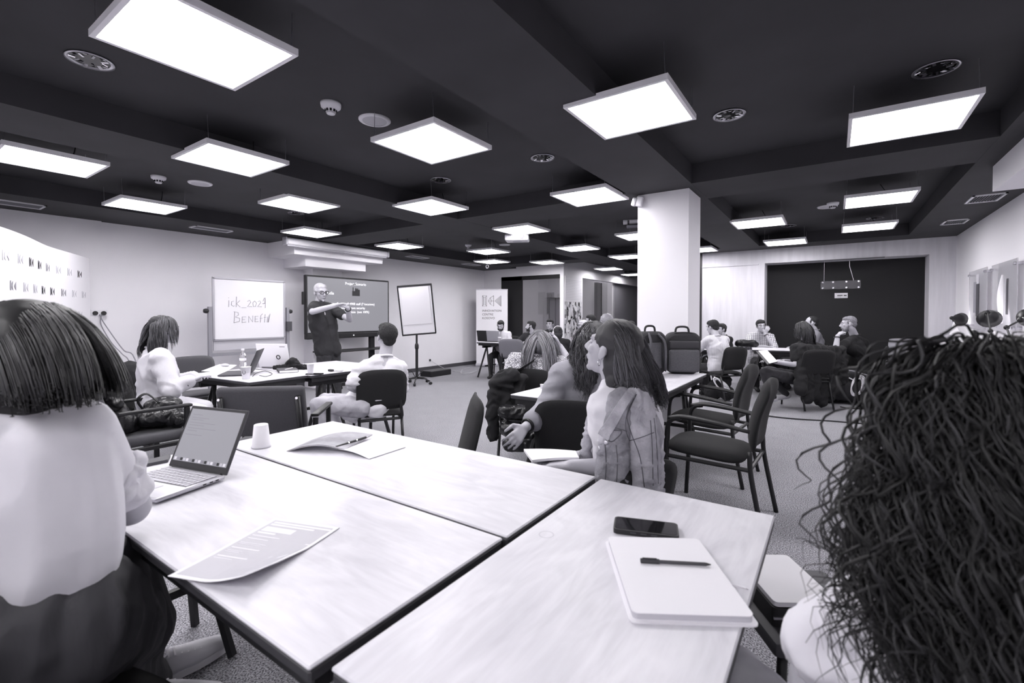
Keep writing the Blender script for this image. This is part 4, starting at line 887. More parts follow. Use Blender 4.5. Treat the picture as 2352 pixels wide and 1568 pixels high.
TMP = bpy.data.scenes.new('workbench'); TVL = TMP.view_layers[0]
def blob(mb, name, m, parent, voxel=0.008, sm=4, dec=0.4, disp=None, loc=None, keep=None):
    me = bpy.data.meshes.new(name); me.from_pydata([tuple(p) for p in mb.v], [], mb.f); me.update()
    ob = bpy.data.objects.new(name, me); TMP.collection.objects.link(ob)
    r = ob.modifiers.new('r', 'REMESH'); r.mode = 'VOXEL'; r.voxel_size = voxel; r.use_smooth_shade = True
    if sm: s_ = ob.modifiers.new('s', 'SMOOTH'); s_.factor = 0.5; s_.iterations = sm
    TVL.update(); dg = TVL.depsgraph; me2 = bpy.data.meshes.new_from_object(ob.evaluated_get(dg))
    if disp:
        amp, fr = disp[0], disp[1]; st = V(disp[2]) if len(disp) > 2 else V((1, 1, 1)); n = len(me2.vertices)
        nr = [v.normal.copy() for v in me2.vertices]
        for v, q in zip(me2.vertices, nr):
            c = V((v.co.x*st.x, v.co.y*st.y, v.co.z*st.z))*fr
            d = mnoise.noise(c+V((mnoise.noise(c*0.7+V((5, 1, 2)))*1.3, mnoise.noise(c*0.7)*1.3, 0)))
            v.co += q*(amp*(1-2*abs(d)*1.4))
    ob.modifiers.clear(); ob.data = me2
    if dec and dec < 1:
        d = ob.modifiers.new('d', 'DECIMATE'); d.ratio = dec
        TVL.update(); dg = TVL.depsgraph; me3 = bpy.data.meshes.new_from_object(ob.evaluated_get(dg)); ob.modifiers.clear(); ob.data = me3; bpy.data.meshes.remove(me2)
    TMP.collection.objects.unlink(ob); COL.objects.link(ob)
    bpy.data.meshes.remove(me); ob.data.name = name
    ob.data.materials.clear(); ob.data.materials.append(MATS[m])
    ob.data.polygons.foreach_set('use_smooth', [True]*len(ob.data.polygons))
    if parent is not None: ob.parent = parent
    if loc is not None: ob.location = loc
    return ob

def head_prims(mb, hc, R, s=1.0, jaw=1.0, neck=None):
    P = lambda x, y, z: hc+R@(V((x, y, z))*s)
    E = lambda c, r: mb.ell(P(*c), tuple(k*s for k in r), R)
    E((0, -0.012, 0.032), (0.076, 0.096, 0.086)); E((0, 0.028, -0.02), (0.060*jaw, 0.068, 0.088)); E((0, 0.036, -0.070), (0.050*jaw, 0.048, 0.040)); E((0, 0.072, -0.098), (0.021, 0.017, 0.016))
    mb.cap(P(0, 0.093, 0.016), 0.008*s, P(0, 0.113, -0.022), 0.0125*s)
    for k in (-1, 1):
        mb.ell(P(k*0.011, 0.100, -0.027), 0.0095*s, R); mb.cap(P(k*0.012, 0.090, 0.031), 0.009*s, P(k*0.045, 0.074, 0.030), 0.009*s)
        E((k*0.044, 0.060, -0.016), (0.020, 0.020, 0.018))
        Re = R@M.Rotation(k*0.3, 3, 'Z')@M.Rotation(0.15, 3, 'X'); mb.ell(P(k*0.079, -0.008, -0.004), (0.009*s, 0.019*s, 0.031*s), Re)
    E((0, 0.092, -0.053), (0.023, 0.009, 0.0055)); E((0, 0.090, -0.062), (0.020, 0.009, 0.0065))
    if neck is not None: mb.chain([P(0, -0.022, -0.055), neck], [0.054*s, 0.060*s])
def hand_prims(mb, w, d, up, side, curl=0.35, spread=0.10, s=1.0, tcurl=0.3):
    """w wrist, d direction of the palm, up = back of the hand, side=+1 when the thumb lies towards d x up"""
    d = V(d).normalized(); up = V(up); up = (up-d*up.dot(d)).normalized(); x = d.cross(up)*side   # x: towards the thumb
    k = s
    for q in (-0.026, -0.009, 0.009, 0.026): mb.cap(w+d*0.012*k+x*q*0.6*k, 0.015*k, w+d*0.088*k+x*q*1.05*k, 0.0125*k, 8)
    L = (0.066, 0.078, 0.084, 0.076); tips = []
    for i, q in enumerate((-0.032, -0.011, 0.010, 0.031)):
        b = w+d*(0.086-0.006*abs(i-2))*k+x*q*k; dd = (d+x*(q/0.03)*spread).normalized(); p = b; a = 0; r = 0.0096*k
        for j, f in enumerate((0.45, 0.31, 0.24)):
            a += curl*(1.0 if j else 0.7); v = dd*math.cos(a)-up*math.sin(a); q2 = p+v*L[i]*f*k; r2 = r*0.90; mb.cap(p, r, q2, r2, 8); p, r = q2, r2
        tips.append(p)
    b = w+d*0.024*k+x*0.026*k; v1 = (d*0.62+x*0.78-up*0.12).normalized(); p1 = b+v1*0.038*k; v2 = (d*0.9+x*(0.42-tcurl)-up*(0.2+tcurl*0.4)).normalized(); p2 = p1+v2*0.030*k; p3 = p2+(v2-up*0.2).normalized()*0.024*k
    mb.cap(b, 0.0155*k, p1, 0.0125*k, 8); mb.cap(p1, 0.0115*k, p2, 0.0105*k, 8); mb.cap(p2, 0.0105*k, p3, 0.0085*k, 8)
    return tips
SIT = dict(hip=(0, 0, 0.53), chest=(0, -0.03, 0.87), neck=(0, -0.015, 1.055), head=(0, 0.03, 1.195), ls=(-0.175, -0.02, 1.0), rs=(0.175, -0.02, 1.0), le=(-0.235, 0.07, 0.75), re=(0.235, 0.07, 0.75), lw=(-0.14, 0.29, 0.755), rw=(0.14, 0.29, 0.755),
           lh=(-0.085, 0.02, 0.52), rh=(0.085, 0.02, 0.52), lk=(-0.12, 0.45, 0.51), rk=(0.12, 0.45, 0.51), la=(-0.13, 0.42, 0.09), ra=(0.13, 0.42, 0.09))
STAND = dict(hip=(0, 0, 0.95), chest=(0, 0, 1.28), neck=(0, 0, 1.47), head=(0, 0.03, 1.62), ls=(-0.18, 0, 1.41), rs=(0.18, 0, 1.41), le=(-0.24, -0.02, 1.12), re=(0.24, -0.02, 1.12), lw=(-0.22, 0.1, 0.88), rw=(0.22, 0.1, 0.88),
             lh=(-0.09, 0, 0.93), rh=(0.09, 0, 0.93), lk=(-0.10, 0.03, 0.50), rk=(0.10, 0.03, 0.50), la=(-0.11, 0, 0.09), ra=(0.11, 0, 0.09))
def torso_prims(mb, j, R, g=1.0, off=0.0, bust=0.0, hipw=1.0):
    x = R@V((1, 0, 0)); y = R@V((0, 1, 0)); up = (j['chest']-j['hip']).normalized()
    for k in (-1, 1):
        mb.chain([j['hip']+x*k*0.075*hipw*g, j['hip'].lerp(j['chest'], 0.45)+x*k*0.055*g, j['chest']+x*k*0.075*g, j['chest'].lerp(j['neck'], 0.45)+x*k*0.085*g], [0.115*g*hipw+off, 0.100*g+off, 0.108*g+off, 0.080+off])
        sh = j['ls'] if k < 0 else j['rs']
        mb.cap(j['neck']-up*0.03+x*k*0.03, 0.052+off, sh-x*k*0.02, 0.052+off); mb.cap(j['chest']+x*k*0.09*g, 0.09+off, sh-x*k*0.03-up*0.03, 0.058+off)
        if bust: mb.ell(j['chest']+x*k*0.068+y*0.095*g-up*0.02, (0.058+off, 0.05+off+bust, 0.06+off), R)
    mb.cap(j['ls'], 0.054+off, j['rs'], 0.054+off)
def person(label, loc, yaw, pose=None, base=SIT, s=1.0, head=(0, 0, 0), g=1.0, shirt='cloth_white', sleeve=0.6, trousers='cloth_dark', hair='short', hairm='hair_short', skin='skin', lh=None, rh=None, near=False, bust=0.0, extras=(), face=True, beard=None, shoes='black_plastic', legs=True, soff=0.014, disp=None, jaw=1.0, hipw=1.0, hs=1.0, armr=1.0):
    L0 = V((loc[0], loc[1], 0)); R = M.Rotation(yaw, 3, 'Z'); j = {}
    for k, v in base.items():
        v = (pose or {}).get(k, v); j[k] = (v-L0) if isinstance(v, V) else R@(V(v)*s)
    Rh = R@M.Rotation(head[0], 3, 'Z')@M.Rotation(head[1], 3, 'X')@M.Rotation(head[2], 3, 'Y')
    vx = 0.0055 if near else 0.0075
    body = MB(); head_prims(body, j['head'], Rh, s*hs, jaw, j['neck'])
    body.chain([j['neck'], j['chest'], j['hip']], [0.06, 0.085, 0.085]); body.cap(j['ls'], 0.04, j['rs'], 0.04)
    for k in 'lr':
        sh, el, wr = j[k+'s'], j[k+'e'], j[k+'w']; a_ = s*armr
        body.chain([sh, sh.lerp(el, 0.4), el, el.lerp(wr, 0.3), wr], [0.045*a_, 0.044*a_, 0.037*a_, 0.038*a_, 0.026*a_])
        h = lh if k == 'l' else rh
        if h != 'none':
            h = h or {}; d = h.get('d'); d = V(d) if d is not None else (wr-el); up = V(h.get('up', (0, 0, 1)))
            hand_prims(body, wr, d, up, h.get('side', -1 if k == 'r' else 1), h.get('curl', 0.35), h.get('spread', 0.1), s*h.get('s', 1.0), h.get('tc', 0.3))
    p = blob(body, 'person', skin, None, vx, 3, 0.45, loc=L0); tag(p, label, 'person')
    off = soff; up = (j['chest']-j['hip']).normalized()
    # upper garment
    if shirt:
        sm_ = MB(); torso_prims(sm_, j, R, g*s, off, bust, hipw)
        for k in 'lr':
            sh, el, wr = j[k+'s'], j[k+'e'], j[k+'w']; r0, r1, r2 = 0.05*armr+off, 0.043*armr+off, 0.031*armr+off
            if sleeve <= 1: sm_.cap(sh, r0, sh.lerp(el, sleeve), r0+(r1-r0)*sleeve+0.004)
            else:
                f = sleeve-1; sm_.chain([sh, el, el.lerp(wr, f)], [r0, r1, r1+(r2-r1)*f])
        o = blob(sm_, 'shirt', shirt, p, 0.009 if near else 0.012, 3, 0.5, disp or (0.006, 9))
        # collar
        nk = j['neck']; pts = []
        for i in range(21):
            a = 2*PI*i/20; pts.append(nk+Rh@V((0.068*s*math.cos(a), 0.066*s*math.sin(a)-0.012, 0))*0.0+R@V((0.066*s*math.cos(a), 0.064*s*math.sin(a)-0.006, 0.012-0.020*math.sin(a))))
        MB().tube(pts, 0.010, 6).obj('collar', shirt, o, smooth=True)
    if legs and trousers:
        t = MB(); x = R@V((1, 0, 0))
        t.cap(j['hip']-x*0.07*hipw, 0.112*s*g*hipw, j['hip']+x*0.07*hipw, 0.112*s*g*hipw)
        for k in 'lr':
            t.chain([j[k+'h'], j[k+'h'].lerp(j[k+'k'], 0.5), j[k+'k'], j[k+'k'].lerp(j[k+'a'], 0.4), j[k+'a']], [0.095*s*g, 0.083*s*g, 0.064*s, 0.060*s, 0.050*s])
        blob(t, 'trousers', trousers, p, 0.012, 3, 0.5, (0.005, 9))
    if legs and shoes:
        for k in 'lr':
            a = j[k+'a']; f = (pose or {}).get(k+'f'); f = V(f) if f is not None else R@V((0, 1, 0)); f.normalize()
            sh = MB(); sh.chain([a+V((0, 0, -0.02))-f*0.03, a+V((0, 0, -0.045))+f*0.06, a+V((0, 0, -0.055))+f*0.16], [0.042, 0.038, 0.032]); sh.cap(a, 0.042, a-V((0, 0, 0.03)), 0.042)
            blob(sh, 'shoe', shoes, p, 0.009, 2, 0.5)
    hc = j['head']; hS = s*hs; H = lambda x, y, z: hc+Rh@(V((x, y, z))*hS)
    if face:
        for k in (-1, 1):
            ey = MB().ell(H(k*0.031, 0.080, 0.010), (0.0135*hS, 0.010*hS, 0.0075*hS), Rh).obj('eye', 'eye_white', p, smooth=True)
            MB().ell(H(k*0.031, 0.0875, 0.010), (0.006*hS, 0.004*hS, 0.006*hS), Rh).obj('iris', 'eye_dark', ey, smooth=True)
            MB().tube([H(k*0.014, 0.1005, 0.033), H(k*0.032, 0.094, 0.039), H(k*0.05, 0.078, 0.034)], [0.0035*hS, 0.0045*hS, 0.0025*hS], 6).obj('eyebrow', 'hair_short' if hairm not in ('hair_white',) else 'hair_white', p, smooth=True)
        MB().tube([H(-0.022, 0.0945, -0.0575), H(0, 0.1015, -0.0570), H(0.022, 0.0945, -0.0575)], [0.002*hS, 0.0035*hS, 0.002*hS], 6).obj('mouth', 'lip', p, smooth=True)
    if beard:
        b = MB(); b.ell(H(0, 0.040, -0.076), (0.054*hS, 0.050*hS, 0.042*hS), Rh); b.ell(H(0, 0.072, -0.097), (0.027*hS, 0.022*hS, 0.021*hS), Rh)
        for k in (-1, 1): b.cap(H(k*0.066, 0.012, -0.02), 0.012*hS, H(k*0.048, 0.045, -0.075), 0.022*hS); b.cap(H(k*0.006, 0.1, -0.042), 0.006*hS, H(k*0.026, 0.09, -0.06), 0.007*hS)
        blob(b, 'beard', beard, p, 0.006, 1, 0.5, (0.002, 60))
    if hair in ('short', 'crop', 'receding'):
        h = MB(); up_ = {'short': 1.0, 'crop': 0.93, 'receding': 0.93}[hair]
        h.ell(H(0, -0.026, 0.045), (0.083*hS*up_, 0.094*hS*up_, 0.086*hS*up_), Rh)
        if hair == 'short': h.ell(H(0, 0.020, 0.082), (0.070*hS, 0.066*hS, 0.046*hS), Rh)
        if hair == 'crop': h.ell(H(0, 0.012, 0.074), (0.068*hS, 0.064*hS, 0.044*hS), Rh)
        h.ell(H(0, -0.062, -0.012), (0.060*hS, 0.046*hS, 0.050*hS), Rh)
        for k in (-1, 1): h.cap(H(k*0.073, 0.016, 0.035), 0.012*hS, H(k*0.075, 0.012, 0.005), 0.008*hS)
        blob(h, 'hair', hairm, p, 0.007, 2, 0.5, (0.003, 70))
    p_info = dict(o=p, j=j, R=R, Rh=Rh, H=H, hS=hS, L0=L0)
    return p_info
def strands(info, name, m, N, length, steps=16, r=0.0009, part=0.0, flow=0.25, volume=0.012, wave=0.004, wfreq=9, curl=0.0, cfreq=26, colliders=(), seed=1, rad=(0.086, 0.104, 0.094), ctr=(0, -0.012, 0.03), front=0.45, low=-0.45, lenvar=0.15, side=0.35, drop=(0, 0, -1), p0=0.10, tail=None, spread=0.0, ear=-0.05, back=0.0, zend=None, zjit=0.015):
    """hair as thin three-sided tubes combed down from a parting; all numbers in head space / metres"""
    rng = np.random.default_rng(seed); hS = info['hS']; Rh = np.array(info['Rh']); hc = np.array(info['j']['head']); rad = np.array(rad)*hS; c0 = hc+Rh@(np.array(ctr)*hS)
    P = []
    while len(P) < N:
        d = rng.normal(size=(N, 3)); d /= np.linalg.norm(d, axis=1)[:, None]
        ok = (d[:, 2] > low) & ~((d[:, 1] > front-0.75*(1-d[:, 2])) & (d[:, 2] < 0.80) & (d[:, 1] > ear+0.15)) & ~((d[:, 1] > ear) & (d[:, 2] < 0.25))
        P += list(d[ok])
    d = np.array(P[:N]); rootl = d*rad; root = rootl@Rh.T+c0
    nrm = d@Rh.T
    sgn = np.where(d[:, 0] > part, 1.0, -1.0); tl = np.stack([sgn*(0.9-0.6*np.abs(d[:, 0])), -0.15-0.35*(d[:, 1] < 0)-back*1.5*np.clip(d[:, 1]+0.4, 0, 1), -0.5-0.8*(1-d[:, 2])], 1)
    v = tl@Rh.T; v = v+nrm*flow; v /= np.linalg.norm(v, axis=1)[:, None]
    Ls = length*(1+lenvar*(rng.random(N)-0.5)*2)*hS
    if callable(side): Ls = Ls*side(d)
    st = Ls/steps; pts = [root.copy()]; p = root.copy(); off = rng.random(N)*volume*hS; g = np.array(drop, float)
    rr_ = rad[None, :]
    nz = rng.normal(size=(N, 3)); cl = np.floor(d*5); ph = (np.sin(cl@np.array([12.9, 78.2, 37.7]))*43758.5) % 1*6.28
    zs = None if zend is None else hc[2]+zend+rng.normal(size=N)*zjit
    for k in range(steps):
        t = (k+1)/steps; pull = p0+0.32*t
        v = v*(1-pull)+g*pull
        if tail is not None: tv = np.array(tail)-p; v = v*0.8+0.2*tv/np.maximum(1e-3, np.linalg.norm(tv, axis=1))[:, None]
        v = v+nz*spread*0.05; v /= np.linalg.norm(v, axis=1)[:, None]
        stp = st if zs is None else np.where(p[:, 2] < zs, 1e-5, st)
        p = p+v*stp[:, None]
        # stay outside the head
        q = (p-c0)@Rh; e = q/(rr_+off[:, None]*(0.4+t)); n_ = np.linalg.norm(e, axis=1); ins = n_ < 1
        if ins.any(): q[ins] = q[ins]/n_[ins][:, None]; p[ins] = q[ins]@Rh.T+c0
        for a, b, cr in colliders:
            a_, b_ = np.array(a), np.array(b); ab = b_-a_; tt = np.clip(((p-a_)@ab)/max(1e-9, ab@ab), 0, 1)[:, None]; cpt = a_+tt*ab; df = p-cpt; dl = np.linalg.norm(df, axis=1); ins = dl < cr+off*0.6
            if ins.any(): p[ins] = cpt[ins]+df[ins]/np.maximum(1e-6, dl[ins])[:, None]*(cr+off[ins]*0.6)[:, None]
        pts.append(p.copy())
    A = np.stack(pts, 1)      # N, K, 3
    K = steps+1; t = np.linspace(0, 1, K)[None, :]
    T = np.gradient(A, axis=1); T /= np.maximum(1e-9, np.linalg.norm(T, axis=2))[:, :, None]
    ref = np.array([0.3, 0.5, 0.81]); U = np.cross(T, ref); U /= np.maximum(1e-9, np.linalg.norm(U, axis=2))[:, :, None]; Wv = np.cross(T, U)
    amp = wave*hS*np.minimum(1, t*2.0); A = A+U*(amp*np.sin(wfreq*t+ph[:, None]))[:, :, None]+Wv*(amp*np.cos(wfreq*0.8*t+ph[:, None]*1.7))[:, :, None]
    if curl:
        ph2 = ph[:, None]+rng.normal(size=(N, 1))*0.5; ca = curl*np.minimum(1, t*2.2)*(0.7+0.6*rng.random((N, 1))); fr = cfreq*(0.8+0.4*((ph[:, None]*3) % 1))
        A = A+U*(ca*np.sin(fr*t+ph2))[:, :, None]+Wv*(ca*np.cos(fr*t+ph2))[:, :, None]
    T = np.gradient(A, axis=1); T /= np.maximum(1e-9, np.linalg.norm(T, axis=2))[:, :, None]; U = np.cross(T, ref); U /= np.maximum(1e-9, np.linalg.norm(U, axis=2))[:, :, None]; Wv = np.cross(T, U)
    rr = r*np.where(t < 0.8, 1.0, 1-(t-0.8)*4.0)*np.ones((N, 1))
    ring = [A+(U*math.cos(2*PI*i/3)+Wv*math.sin(2*PI*i/3))*rr[:, :, None] for i in range(3)]
    vs = np.stack(ring, 2).reshape(-1, 3)
    base = (np.arange(N)[:, None]*K+np.arange(K-1)[None, :]).reshape(-1)*3
    F = np.concatenate([np.stack([base+i, base+(i+1) % 3, base+3+(i+1) % 3, base+3+i], 1) for i in range(3)], 0)
    me = bpy.data.meshes.new(name); me.vertices.add(len(vs)); me.vertices.foreach_set('co', vs.astype(np.float32).ravel())
    me.loops.add(len(F)*4); me.loops.foreach_set('vertex_index', F.astype(np.int32).ravel()); me.polygons.add(len(F)); me.polygons.foreach_set('loop_start', np.arange(0, len(F)*4, 4, dtype=np.int32)); me.polygons.foreach_set('use_smooth', np.ones(len(F), dtype=bool))
    me.update(calc_edges=True); me.materials.append(MATS[m]); ob = bpy.data.objects.new(name, me); COL.objects.link(ob); ob.parent = info['o']; return ob
def hair_cap(info, m, prims, name='hair', voxel=0.009, disp=(0.004, 30)):
    b = MB(); hS = info['hS']
    for q in prims:
        if q[0] == 'e': b.ell(info['H'](*q[1]), tuple(k*hS for k in q[2]), info['Rh'])
        else: b.cap(info['H'](*q[1]), q[2]*hS, info['H'](*q[3]), q[4]*hS)
    return blob(b, name, m, info['o'], voxel, 2, 0.5, disp)
# ---------------------------------------------------------------- the cast
def yaw_to(x, y): return math.atan2(y, x)-PI/2
def seat_at(px, py, d, yaw, lean=0.03, smin=0.86, smax=1.06):
    """where a sitter is, from where the head is: returns loc, s and the leaned pose"""
    hp = dep(px, py, d); s = min(smax, max(smin, hp.z/1.195)); R = M.Rotation(yaw, 3, 'Z'); o = R@V((0, lean*s, 0)); l = lean-0.03
    return (hp.x-o.x, hp.y-o.y), s, dict(head=hp, neck=(0, -0.015+l*0.75, 1.055-abs(l)*0.15), chest=(0, -0.03+l*0.42, 0.87), ls=(-0.175, -0.02+l*0.65, 1.0-abs(l)*0.1), rs=(0.175, -0.02+l*0.65, 1.0-abs(l)*0.1))
def shoulders(i, r=0.075): return [(tuple(i['j']['ls']), tuple(i['j']['rs']), r), (tuple(i['j']['neck']), tuple(i['j']['head']-i['Rh']@V((0, 0.02, 0.06))), 0.066), (tuple(i['j']['chest']), tuple(i['j']['neck']), 0.11)]
LONG = [('e', (0, -0.02, 0.04), (0.083, 0.100, 0.090)), ('e', (0, -0.05, -0.03), (0.075, 0.066, 0.085))]
def glasses(i, m='black_plastic'):
    H, hS = i['H'], i['hS']; p = i['o']
    g = MB()
    for k in (-1, 1):
        c = V((k*0.033, 0.108, 0.008)); pts = [H(c.x+0.025*math.cos(t)*1.05, c.y-abs(k*0.025*math.cos(t)+k*0.0)*0.15*(1 if k*math.cos(t) > 0 else 0), c.z+0.018*math.sin(t)) for t in [2*PI*q/16 for q in range(17)]]
        g.tube(pts, 0.0042*hS, 5); g.tube([H(k*0.058, 0.098, 0.014), H(k*0.078, 0.05, 0.016), H(k*0.084, -0.005, 0.014)], 0.0026*hS, 5)
    g.tube([H(-0.008, 0.112, 0.012), H(0.008, 0.112, 0.012)], 0.0026*hS, 5); g.obj('glasses', m, p, smooth=True)
def watch(i, k, m='black_plastic', r=0.031):
    w, e_ = i['j'][k+'w'], i['j'][k+'e']; d = (w-e_).normalized(); a = d.orthogonal().normalized(); b = d.cross(a); c = w-d*0.03
    MB().tube([c+(a*math.cos(t)+b*math.sin(t))*r*i['hS'] for t in [2*PI*q/16 for q in range(17)]], 0.006, 6, flat=1.8).obj('wristband', m, i['o'], smooth=True)
# ---- presenter
hp = dep(737, 672, 6.0)
pr = person('standing presenter in dark t-shirt and jeans with glasses, hands raised together', (dep(752, 800, 6.0).x, dep(752, 800, 6.0).y), yaw_to(0.97, 0.10), dict(
    head=hp, neck=dep(733, 703, 6.03), chest=dep(742, 742, 6.0), hip=dep(754, 806, 6.0), rs=dep(722, 704, 5.86), ls=dep(756, 706, 6.14), re=dep(717, 716, 5.66), rw=dep(774, 700, 5.60), le=dep(803, 734, 5.92), lw=dep(799, 707, 5.70),
    rh=dep(745, 815, 5.93), lh=dep(765, 815, 6.07), rk=dep(738, 885, 5.95), lk=dep(772, 888, 6.1), ra=dep(735, 940, 6.0), la=dep(776, 938, 6.15)), STAND, s=0.98, head=(-0.25, -0.12, 0.05), shirt='cloth_midgrey' if False else 'cloth_dark', sleeve=0.62, trousers='cloth_jeans', hair='crop', hairm='hair_white', g=0.98, hipw=0.9,
    rh=dict(d=RT*0.9+UP*0.15-FW*0.2, up=UP, curl=0.15, side=-1), lh=dict(d=-RT*0.85+UP*0.35, up=UP, curl=0.4, side=1), disp=(0.007, 8), soff=0.016)
glasses(pr); watch(pr, 'l')
# ---- man in white t-shirt seen from behind
mh = dep(888, 774, 4.2)
mt = person('man in white t-shirt and pale jeans, sitting with his back to us, arms folded', (dep(850, 930, 4.15).x, dep(850, 930, 4.15).y), yaw_to(-0.85, 0.5), dict(
    head=mh, neck=dep(884, 822, 4.18), chest=dep(872, 872, 4.12), hip=dep(838, 935, 4.1), ls=dep(830, 848, 3.98), rs=dep(919, 845, 4.33), le=dep(806, 888, 3.92), re=dep(925, 905, 4.45), lw=dep(852, 906, 4.25), rw=dep(835, 900, 4.32),
    lh=dep(825, 935, 4.0), rh=dep(850, 935, 4.2), lk=dep(730, 928, 3.9), rk=dep(745, 918, 4.3), la=dep(752, 1035, 3.95), ra=dep(795, 1030, 4.3)), head=(0.25, 0.22, 0.0), shirt='cloth_white', sleeve=0.72, trousers='cloth_lightjeans', hair='short', hairm='hair_short', face=False, disp=(0.010, 5.5, (1, 1, 3.0)), near=False, g=1.02)
# ---- woman in white blazer at the left table
yw = yaw_to(0.55, 0.85); loc, s, ps = seat_at(378, 758, 3.9, yw, 0.04)
ps.update(neck=dep(358, 805, 3.86), chest=dep(362, 860, 3.85), hip=dep(366, 925, 3.82), ls=dep(345, 822, 4.0), rs=dep(372, 828, 3.70), re=dep(392, 898, 3.62), rw=dep(437, 876, 3.72), le=dep(400, 880, 4.15), lw=dep(452, 866, 4.05), rh=dep(372, 935, 3.72), lh=dep(372, 930, 3.9), rk=dep(462, 945, 3.75), lk=dep(470, 935, 3.95), ra=dep(420, 1040, 3.8), la=dep(435, 1030, 3.95))
wb_ = person('woman in white blazer seated at the left table, hair half up', (dep(366, 925, 3.82).x, dep(366, 925, 3.82).y), yw, ps, s=0.95, head=(0.75, -0.1, 0), shirt='cloth_offwhite', sleeve=1.9, trousers='cloth_white', hair=None, soff=0.022, disp=(0.013, 8), shoes='white_plastic', hipw=1.05, face=True)
hair_cap(wb_, 'cap_brown', LONG+[('e', (0, -0.075, 0.06), (0.06, 0.05, 0.055))]); strands(wb_, 'hair', 'hair_brown', 1200, 0.24, 12, 0.002, wave=0.006, colliders=shoulders(wb_), seed=3)
watch(wb_, 'r')
# ---- woman with floral blouse
yw = yaw_to(-0.35, 0.94); fl_h = dep(1243, 790, 4.1); Rf = M.Rotation(yw, 3, 'Z')
fl = person('woman in speckled floral blouse seen from behind, long streaked hair, hand in hair', (dep(1232, 900, 4.1).x, dep(1232, 900, 4.1).y), yw, dict(
    head=fl_h, neck=dep(1232, 822, 4.08), chest=dep(1228, 865, 4.05), hip=dep(1228, 925, 4.05), ls=dep(1183, 828, 4.05), rs=dep(1274, 830, 4.1), le=dep(1163, 880, 3.98), lw=dep(1185, 895, 4.25), re=dep(1312, 838, 4.0), rw=dep(1287, 795, 4.12),
    lh=dep(1215, 930, 4.05), rh=dep(1242, 930, 4.05)), s=0.95, head=(-0.1, -0.35, -0.22), shirt='floral', sleeve=0.95, trousers='cloth_black', hair=None, face=False, soff=0.02, disp=(0.008, 8),
    rh=dict(d=dep(1275, 772, 4.1)-dep(1287, 795, 4.12), up=RT, curl=0.25, side=1, spread=0.2))
hair_cap(fl, 'cap_streaked', LONG); strands(fl, 'hair', 'hair_streaked', 1500, 0.40, 16, 0.0023, wave=0.006, colliders=shoulders(fl, 0.08), seed=5, lenvar=0.3)
a, b = fl['j']['ls'], fl['j']['hip']
MB().tube(smooth_path([dep(1226, 828, 3.93)-fl['L0'], dep(1208, 840, 3.89)-fl['L0'], dep(1172, 862, 3.90)-fl['L0'], dep(1150, 880, 3.95)-fl['L0']], 5), 0.022, 6, flat=0.25).obj('bag_strap', 'cloth_black', fl['o'])
# ---- woman in grey blazer
yw = yaw_to(-0.25, 0.97)
gb = person('woman in grey blazer at the middle table, long wavy hair, half hidden', (dep(1345, 950, 2.75).x, dep(1345, 950, 2.75).y), yw, dict(
    head=dep(1362, 785, 2.72), neck=dep(1352, 832, 2.72), chest=dep(1345, 885, 2.72), hip=dep(1340, 970, 2.7), ls=dep(1290, 858, 2.7), rs=dep(1420, 858, 2.78), le=dep(1252, 945, 2.62), lw=dep(1205, 982, 2.45), re=dep(1450, 940, 2.8), rw=dep(1410, 930, 3.0), lh=dep(1320, 985, 2.7), rh=dep(1360, 985, 2.7)),
    s=0.97, head=(0.5, 0.1, 0), shirt='cloth_grey', sleeve=1.6, trousers='cloth_black', hair=None, face=False, soff=0.02, disp=(0.006, 7, (1, 1, 1.6)), near=True, lh=dict(d=dep(1190, 1000, 2.4)-dep(1205, 982, 2.45), up=-FW, curl=0.4, side=1))
hair_cap(gb, 'cap_brown', LONG); strands(gb, 'hair', 'hair_brown', 1600, 0.30, 16, 0.0017, wave=0.012, wfreq=14, curl=0.006, cfreq=20, colliders=shoulders(gb, 0.08), seed=6)
watch(gb, 'l', 'leather_black', 0.032)
# ---- far left table
def far(label, px, py, d, face_, hm='hair_short', hair='short', shirt='cloth_dark', sleeve=0.6, lean=0.05, pose=None, head=(0, 0, 0), **k):
    yw = yaw_to(*face_); loc, s, ps = seat_at(px, py, d, yw, lean); ps.update(pose or {})
    return person(label, loc, yw, ps, s=s, head=head, shirt=shirt, sleeve=sleeve, hair=hair, hairm=hm, **k)
far('man in white shirt with dark hair reading at the far left laptops', 1150, 748, 10.0, (0.35, -0.95), shirt='cloth_white', sleeve=1.8, head=(0, -0.35, 0), beard='hair_short')
far('bearded man in dark sweater leaning sideways at the far left table', 1219, 750, 9.4, (0.1, -1), shirt='cloth_dark', sleeve=1.9, head=(-1.2, 0.05, 0.15), beard='hair_short', lean=0.14, pose=dict(re=(0.36, 0.15, 0.80), rw=(0.12, 0.33, 0.80)))
bn = far('woman with hair bun and white headphones, black top, far table', 1281, 765, 7.6, (-0.35, 0.95), shirt='cloth_black', sleeve=1.9, hair=None, face=False, head=(0.45, -0.05, 0))
hair_cap(bn, 'cap_brown', LONG+[('e', (0.0, -0.095, 0.085), (0.038, 0.036, 0.036))], disp=(0.006, 45))
H = bn['H']; MB().tube([H(0.088*math.cos(t), 0.0, 0.03+0.105*math.sin(t)) for t in [PI*q/12 for q in range(13)]], 0.007, 6).obj('headphone_band', 'white_plastic', bn['o'], smooth=True)
for k in (-1, 1): MB().ell(H(k*0.088, 0, 0.0), (0.016, 0.032, 0.036), bn['Rh']).obj('headphone_cup', 'white_plastic', bn['o'], smooth=True)
gm = far('grey haired man with glasses and black printed t-shirt by the collage', 1338, 748, 9.0, (-0.6, -0.8), 'hair_white', 'crop', 'cloth_black', 0.7, head=(-0.3, 0, 0)); glasses(gm)
